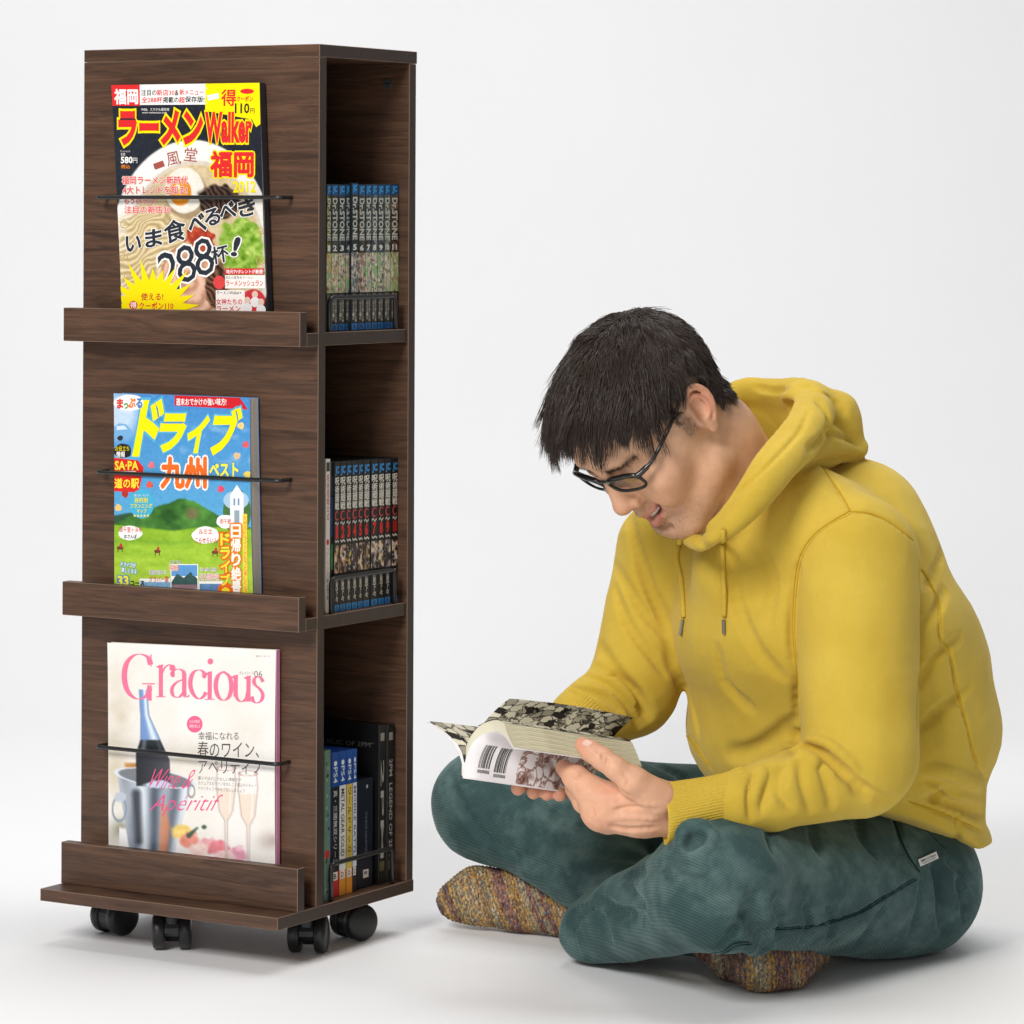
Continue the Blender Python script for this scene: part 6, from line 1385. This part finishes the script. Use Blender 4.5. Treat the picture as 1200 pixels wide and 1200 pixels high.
_w = mapping(m_skin, (1, 1, 1)); _n3 = noise(m_skin, _w.outputs[0], 160, 5, 0.7)
bump(m_skin, mixf(m_skin, mixf(m_skin, _n.outputs[0], _v.outputs[0], 0.4), _n3.outputs[0], 0.45), 0.55, 0.0007)
_rr = nd(m_skin, 'ShaderNodeMapRange'); _rr.inputs[3].default_value = 0.40; _rr.inputs[4].default_value = 0.62; m_skin.node_tree.links.new(_n3.outputs[0], _rr.inputs[0]); m_skin.node_tree.links.new(_rr.outputs[0], nodes(m_skin)[2].inputs['Roughness'])
_b = nodes(m_skin)[2]; _b.inputs['Subsurface Weight'].default_value = 0.12; _b.inputs['Subsurface Radius'].default_value = (0.006, 0.0025, 0.0015)
o = under_person(mesh_obj('thumbnail', np.array(nv) * 0.001, nf, m_nail, smooth=True))
# ------------------------------------------------------------------ the open comic in his hands
m_pagew = mat('comic_paper', srgb(226, 220, 196), 0.8, spec=0.2)
m_fore = mat('page_edges', srgb(222, 214, 184), 0.85, spec=0.15)
m_art = mat('ink_drawing_page', srgb(215, 208, 188), 0.75, spec=0.2)
m_cover = mat('white_cover_card', srgb(236, 232, 232), 0.42, spec=0.4)
m_pic = mat('cover_sketch', srgb(150, 112, 100), 0.45, spec=0.4)
m_ink = mat('printing_ink', srgb(24, 22, 22), 0.5)
def _ink():
    m = m_art; N, L, B = nodes(m); mp = mapping(m, (1, 1, 1), 'UV')
    n0 = noise(m, mp.outputs[0], 5, 3, 0.6, 1.2)
    va = nd(m, 'ShaderNodeVectorMath', operation='MULTIPLY_ADD'); L.new(n0.outputs['Color'], va.inputs[0]); va.inputs[1].default_value = (0.18, 0.18, 0.18); L.new(mp.outputs[0], va.inputs[2])
    vo = nd(m, 'ShaderNodeTexVoronoi', feature='DISTANCE_TO_EDGE'); vo.inputs['Scale'].default_value = 9; L.new(va.outputs[0], vo.inputs['Vector'])
    v2 = nd(m, 'ShaderNodeTexVoronoi'); v2.inputs['Scale'].default_value = 9; L.new(va.outputs[0], v2.inputs['Vector'])
    r1 = flow_ramp(m, [(0.0, srgb(38, 36, 32)), (0.05, srgb(60, 58, 50)), (0.09, (1, 1, 1))], vo.outputs['Distance'])
    sep = nd(m, 'ShaderNodeSeparateColor'); L.new(v2.outputs['Color'], sep.inputs[0])
    r2 = flow_ramp(m, [(0.0, srgb(40, 38, 34)), (0.16, srgb(50, 47, 42)), (0.22, srgb(150, 144, 126)), (0.45, srgb(178, 171, 150)), (0.5, srgb(212, 205, 182)), (1.0, srgb(222, 215, 192))], sep.outputs[0])
    n3 = noise(m, mp.outputs[0], 60, 2, 0.5); r3 = flow_ramp(m, [(0.42, (0.72, 0.72, 0.72)), (0.5, (1, 1, 1))], n3.outputs[0])
    c = mixc(m, 0.85, r2.outputs[0], r1.outputs[0], 'MULTIPLY'); L.new(mixc(m, 0.5, c, r3.outputs[0], 'MULTIPLY'), B.inputs['Base Color'])
    m = m_pic; N, L, B = nodes(m); mp = mapping(m, (1, 1, 1), 'UV'); n0 = noise(m, mp.outputs[0], 3, 4, 0.6, 0.8)
    va = nd(m, 'ShaderNodeVectorMath', operation='MULTIPLY_ADD'); L.new(n0.outputs['Color'], va.inputs[0]); va.inputs[1].default_value = (0.35, 0.35, 0.35); L.new(mp.outputs[0], va.inputs[2])
    wv = nd(m, 'ShaderNodeTexVoronoi', feature='DISTANCE_TO_EDGE'); wv.inputs['Scale'].default_value = 6.5; L.new(va.outputs[0], wv.inputs['Vector'])
    r1 = flow_ramp(m, [(0.0, srgb(140, 104, 92)), (0.06, srgb(178, 150, 140)), (0.12, srgb(238, 233, 232))], wv.outputs['Distance'])
    n2 = noise(m, mp.outputs[0], 3.3, 2, 0.4); r2 = flow_ramp(m, [(0.36, srgb(150, 114, 102)), (0.46, (1, 1, 1))], n2.outputs[0])
    L.new(mixc(m, 1.0, r1.outputs[0], r2.outputs[0], 'MULTIPLY'), B.inputs['Base Color'])
    m = m_fore; N, L, B = nodes(m); mp = mapping(m, (2.2, 95, 1), 'UV'); n0 = noise(m, mp.outputs[0], 1.0, 5, 0.75)
    r1 = flow_ramp(m, [(0.32, srgb(70, 66, 54)), (0.44, srgb(160, 152, 124)), (0.54, srgb(220, 212, 182)), (0.8, srgb(236, 230, 206))], n0.outputs[0])
    L.new(r1.outputs[0], B.inputs['Base Color'])
_ink()
book = empty('open_comic_book', (0.02, 4.08, 0.26), label='open paperback comic held in the seated man\'s hands', category='comic book')
bpy.context.view_layer.update(); _bi = book.matrix_world.inverted()
def curve3(pts, sub=5): return [V(*p) for p in smooth_path([W(*p) for p in pts], sub)]
AX = W(693, 933, 4.13) - W(543, 912, 4.05)                        # head -> tail along the spine
def sheet(name, curve, m, w0=0.0, w1=1.0, nw=10, th=0.35, sag=None, uvs=(1, 1), parent=None):
    n = len(curve); vs, uv = [], []
    for j in range(nw + 1):
        w = w0 + (w1 - w0) * j / nw
        for i, p in enumerate(curve):
            t = i / (n - 1); o_ = AX * w
            if sag is not None: o_ = o_ + sag(t, w)
            vs.append((p + o_) * 0.001); uv.append((w * uvs[0], t * uvs[1]))
    fs = [(j * n + i, j * n + i + 1, (j + 1) * n + i + 1, (j + 1) * n + i) for j in range(nw) for i in range(n - 1)]
    o = mesh_obj(name, vs, fs, m, smooth=True); u = o.data.uv_layers.new(name='UVMap')
    for l in o.data.loops: u.data[l.index].uv = uv[l.vertex_index]
    if th: md = o.modifiers.new('thickness', 'SOLIDIFY'); md.thickness = th * 0.001; md.offset = 0
    o.parent = book if parent is None else parent; o.matrix_parent_inverse = _bi if parent is None else Matrix(); return o
cov = curve3([(543, 912, 4.050), (545.5, 893, 4.068), (553, 873, 4.080), (566, 861, 4.080), (580, 858, 4.064), (592, 863, 4.034), (602, 877, 4.006)])
top = curve3([(541, 908, 4.056), (542, 890, 4.078), (550, 866, 4.094), (562, 851, 4.096), (574, 845, 4.084), (584, 844, 4.060), (591, 847.5, 4.034)])
back_cover = sheet('back_cover', cov, m_cover, -0.004, 1.004, 8, 0.5)
# page block: closed solid between the two curves
n = len(cov); vs, fs, uv, mi = [], [], [], []
NW = 8; rows = []
inner = [p + (top[i] - p) * 0.04 for i, p in enumerate(cov)]
def addv(p, u, v_): vs.append(p * 0.001); uv.append((u, v_)); return len(vs) - 1
def strip(fa, fb, m, ku, kv):                                    # ribbon between two edges along the axis
    for j in range(NW):
        w0, w1 = j / NW, (j + 1) / NW
        a = addv(fa(w0), w0 * ku, 0); b = addv(fa(w1), w1 * ku, 0); c = addv(fb(w1), w1 * ku, kv); d = addv(fb(w0), w0 * ku, kv)
        fs.append((a, b, c, d)); mi.append(m)
for i in range(n - 1):
    strip(lambda w, i=i: top[i] + AX * w, lambda w, i=i: top[i + 1] + AX * w, 1, 1, 0.05)
    strip(lambda w, i=i: inner[i + 1] + AX * w, lambda w, i=i: inner[i] + AX * w, 1, 1, 0.05)
for k in range(5):                                               # fore-edge, slightly fanned
    f = lambda t: (lambda w: inner[-1] * (1 - t) + top[-1] * t + AX * (w * (1 + 0.0) ) + V(0, -2.5, 1.0) * math.sin(math.pi * t))
    strip(f(k / 5), f((k + 1) / 5), 0, 1, 0.2)
for w in (0.0, 1.0):
    for i in range(n - 1):
        a = addv(inner[i] + AX * w, i / n, 0); b = addv(inner[i + 1] + AX * w, (i + 1) / n, 0); c = addv(top[i + 1] + AX * w, (i + 1) / n, 0.3); d = addv(top[i] + AX * w, i / n, 0.3)
        fs.append((a, b, c, d)); mi.append(1)
o = mesh_obj('page_block', vs, fs, [m_fore, m_pagew], smooth=True, mat_idx=mi); u = o.data.uv_layers.new(name='UVMap')
for l in o.data.loops: u.data[l.index].uv = uv[l.vertex_index]
o.parent = book; o.matrix_parent_inverse = _bi
# the page he is reading, standing up behind the block, and the leaf lying on the block
sheet('open_page', curve3([(556, 862, 4.104), (568, 846, 4.118), (582, 831, 4.132), (597, 818.5, 4.140)]), m_art, 0, 1.0, 8, 0.6, uvs=(1.5, 0.75), sag=lambda t, w: V(0, 0, 1) * (3.0 * t * math.sin(math.pi * w)))
sheet('facing_page', curve3([(560, 850.5, 4.097), (573, 844.2, 4.085), (583, 843.0, 4.060), (589.5, 846.2, 4.036)]), m_art, 0, 1.0, 8, 0.3, uvs=(1.5, 0.4))
sheet('front_cover', curve3([(542.5, 911, 4.053), (541, 893, 4.066), (534, 876, 4.080), (521, 861, 4.100), (500, 846.5, 4.125)]), m_cover, 0, 1.0, 8, 0.5)
sheet('first_pages', curve3([(543.5, 905, 4.060), (542.5, 890, 4.070), (536, 873, 4.086), (523, 858.5, 4.104), (503, 845.5, 4.128)]), m_art, 0.003, 0.995, 8, 1.2, uvs=(1.5, 0.7), sag=lambda t, w: V(0.5, 0, 1) * (4.0 * t * w))
# print on the back cover
def cov_pt(u_, w, lift=0.6):
    f = u_ * (n - 1); i = min(int(f), n - 2); p = cov[i] * (1 - (f - i)) + cov[i + 1] * (f - i)
    t_ = unit(cov[i + 1] - cov[i]); nn_ = unit(np.cross(unit(AX), t_)); nn_ = nn_ if nn_[1] < 0 else -nn_
    return (p + AX * w + nn_ * lift) * 0.001
def cov_patch(name, u0, u1, w0, w1, m, lift=0.6, nu=10, nwv=4):
    vs = [cov_pt(u0 + (u1 - u0) * i / nu, w0 + (w1 - w0) * j / nwv, lift) for j in range(nwv + 1) for i in range(nu + 1)]
    fs = [(j * (nu + 1) + i, j * (nu + 1) + i + 1, (j + 1) * (nu + 1) + i + 1, (j + 1) * (nu + 1) + i) for j in range(nwv) for i in range(nu)]
    return vs, fs
v_, f_ = cov_patch('cover_picture', 0.02, 0.985, 0.40, 0.985, m_pic)
o = mesh_obj('cover_picture', v_, f_, m_pic, smooth=True); u = o.data.uv_layers.new(name='UVMap')
for l in o.data.loops: k = l.vertex_index; u.data[l.index].uv = ((k // 11) / 4 * 1.3, (k % 11) / 10)
o.parent = book; o.matrix_parent_inverse = _bi
rg = random.Random(4)
for (w0, w1, u0, u1) in ((0.10, 0.19, 0.13, 0.36), (0.225, 0.315, 0.11, 0.35)):
    vs, fs = [], []; w = w0
    while w < w1:
        bw = rg.choice((0.0035, 0.006, 0.009)); a, b = cov_patch('', u0, u1, w, min(w + bw, w1), m_ink, 0.6, 6, 1)
        fs += [tuple(i + len(vs) for i in f) for f in b]; vs += a; w += bw + rg.choice((0.003, 0.005, 0.008))
    w = w0
    while w < w1:
        a, b = cov_patch('', u0 - 0.045, u0 - 0.015, w, w + 0.0045, m_ink, 0.6, 2, 1); fs += [tuple(i + len(vs) for i in f) for f in b]; vs += a; w += 0.0085
    o = mesh_obj('barcode', vs, fs, m_ink); o.parent = book; o.matrix_parent_inverse = _bi
bpy.data.objects.remove(_fo); bpy.data.curves.remove(_fc)
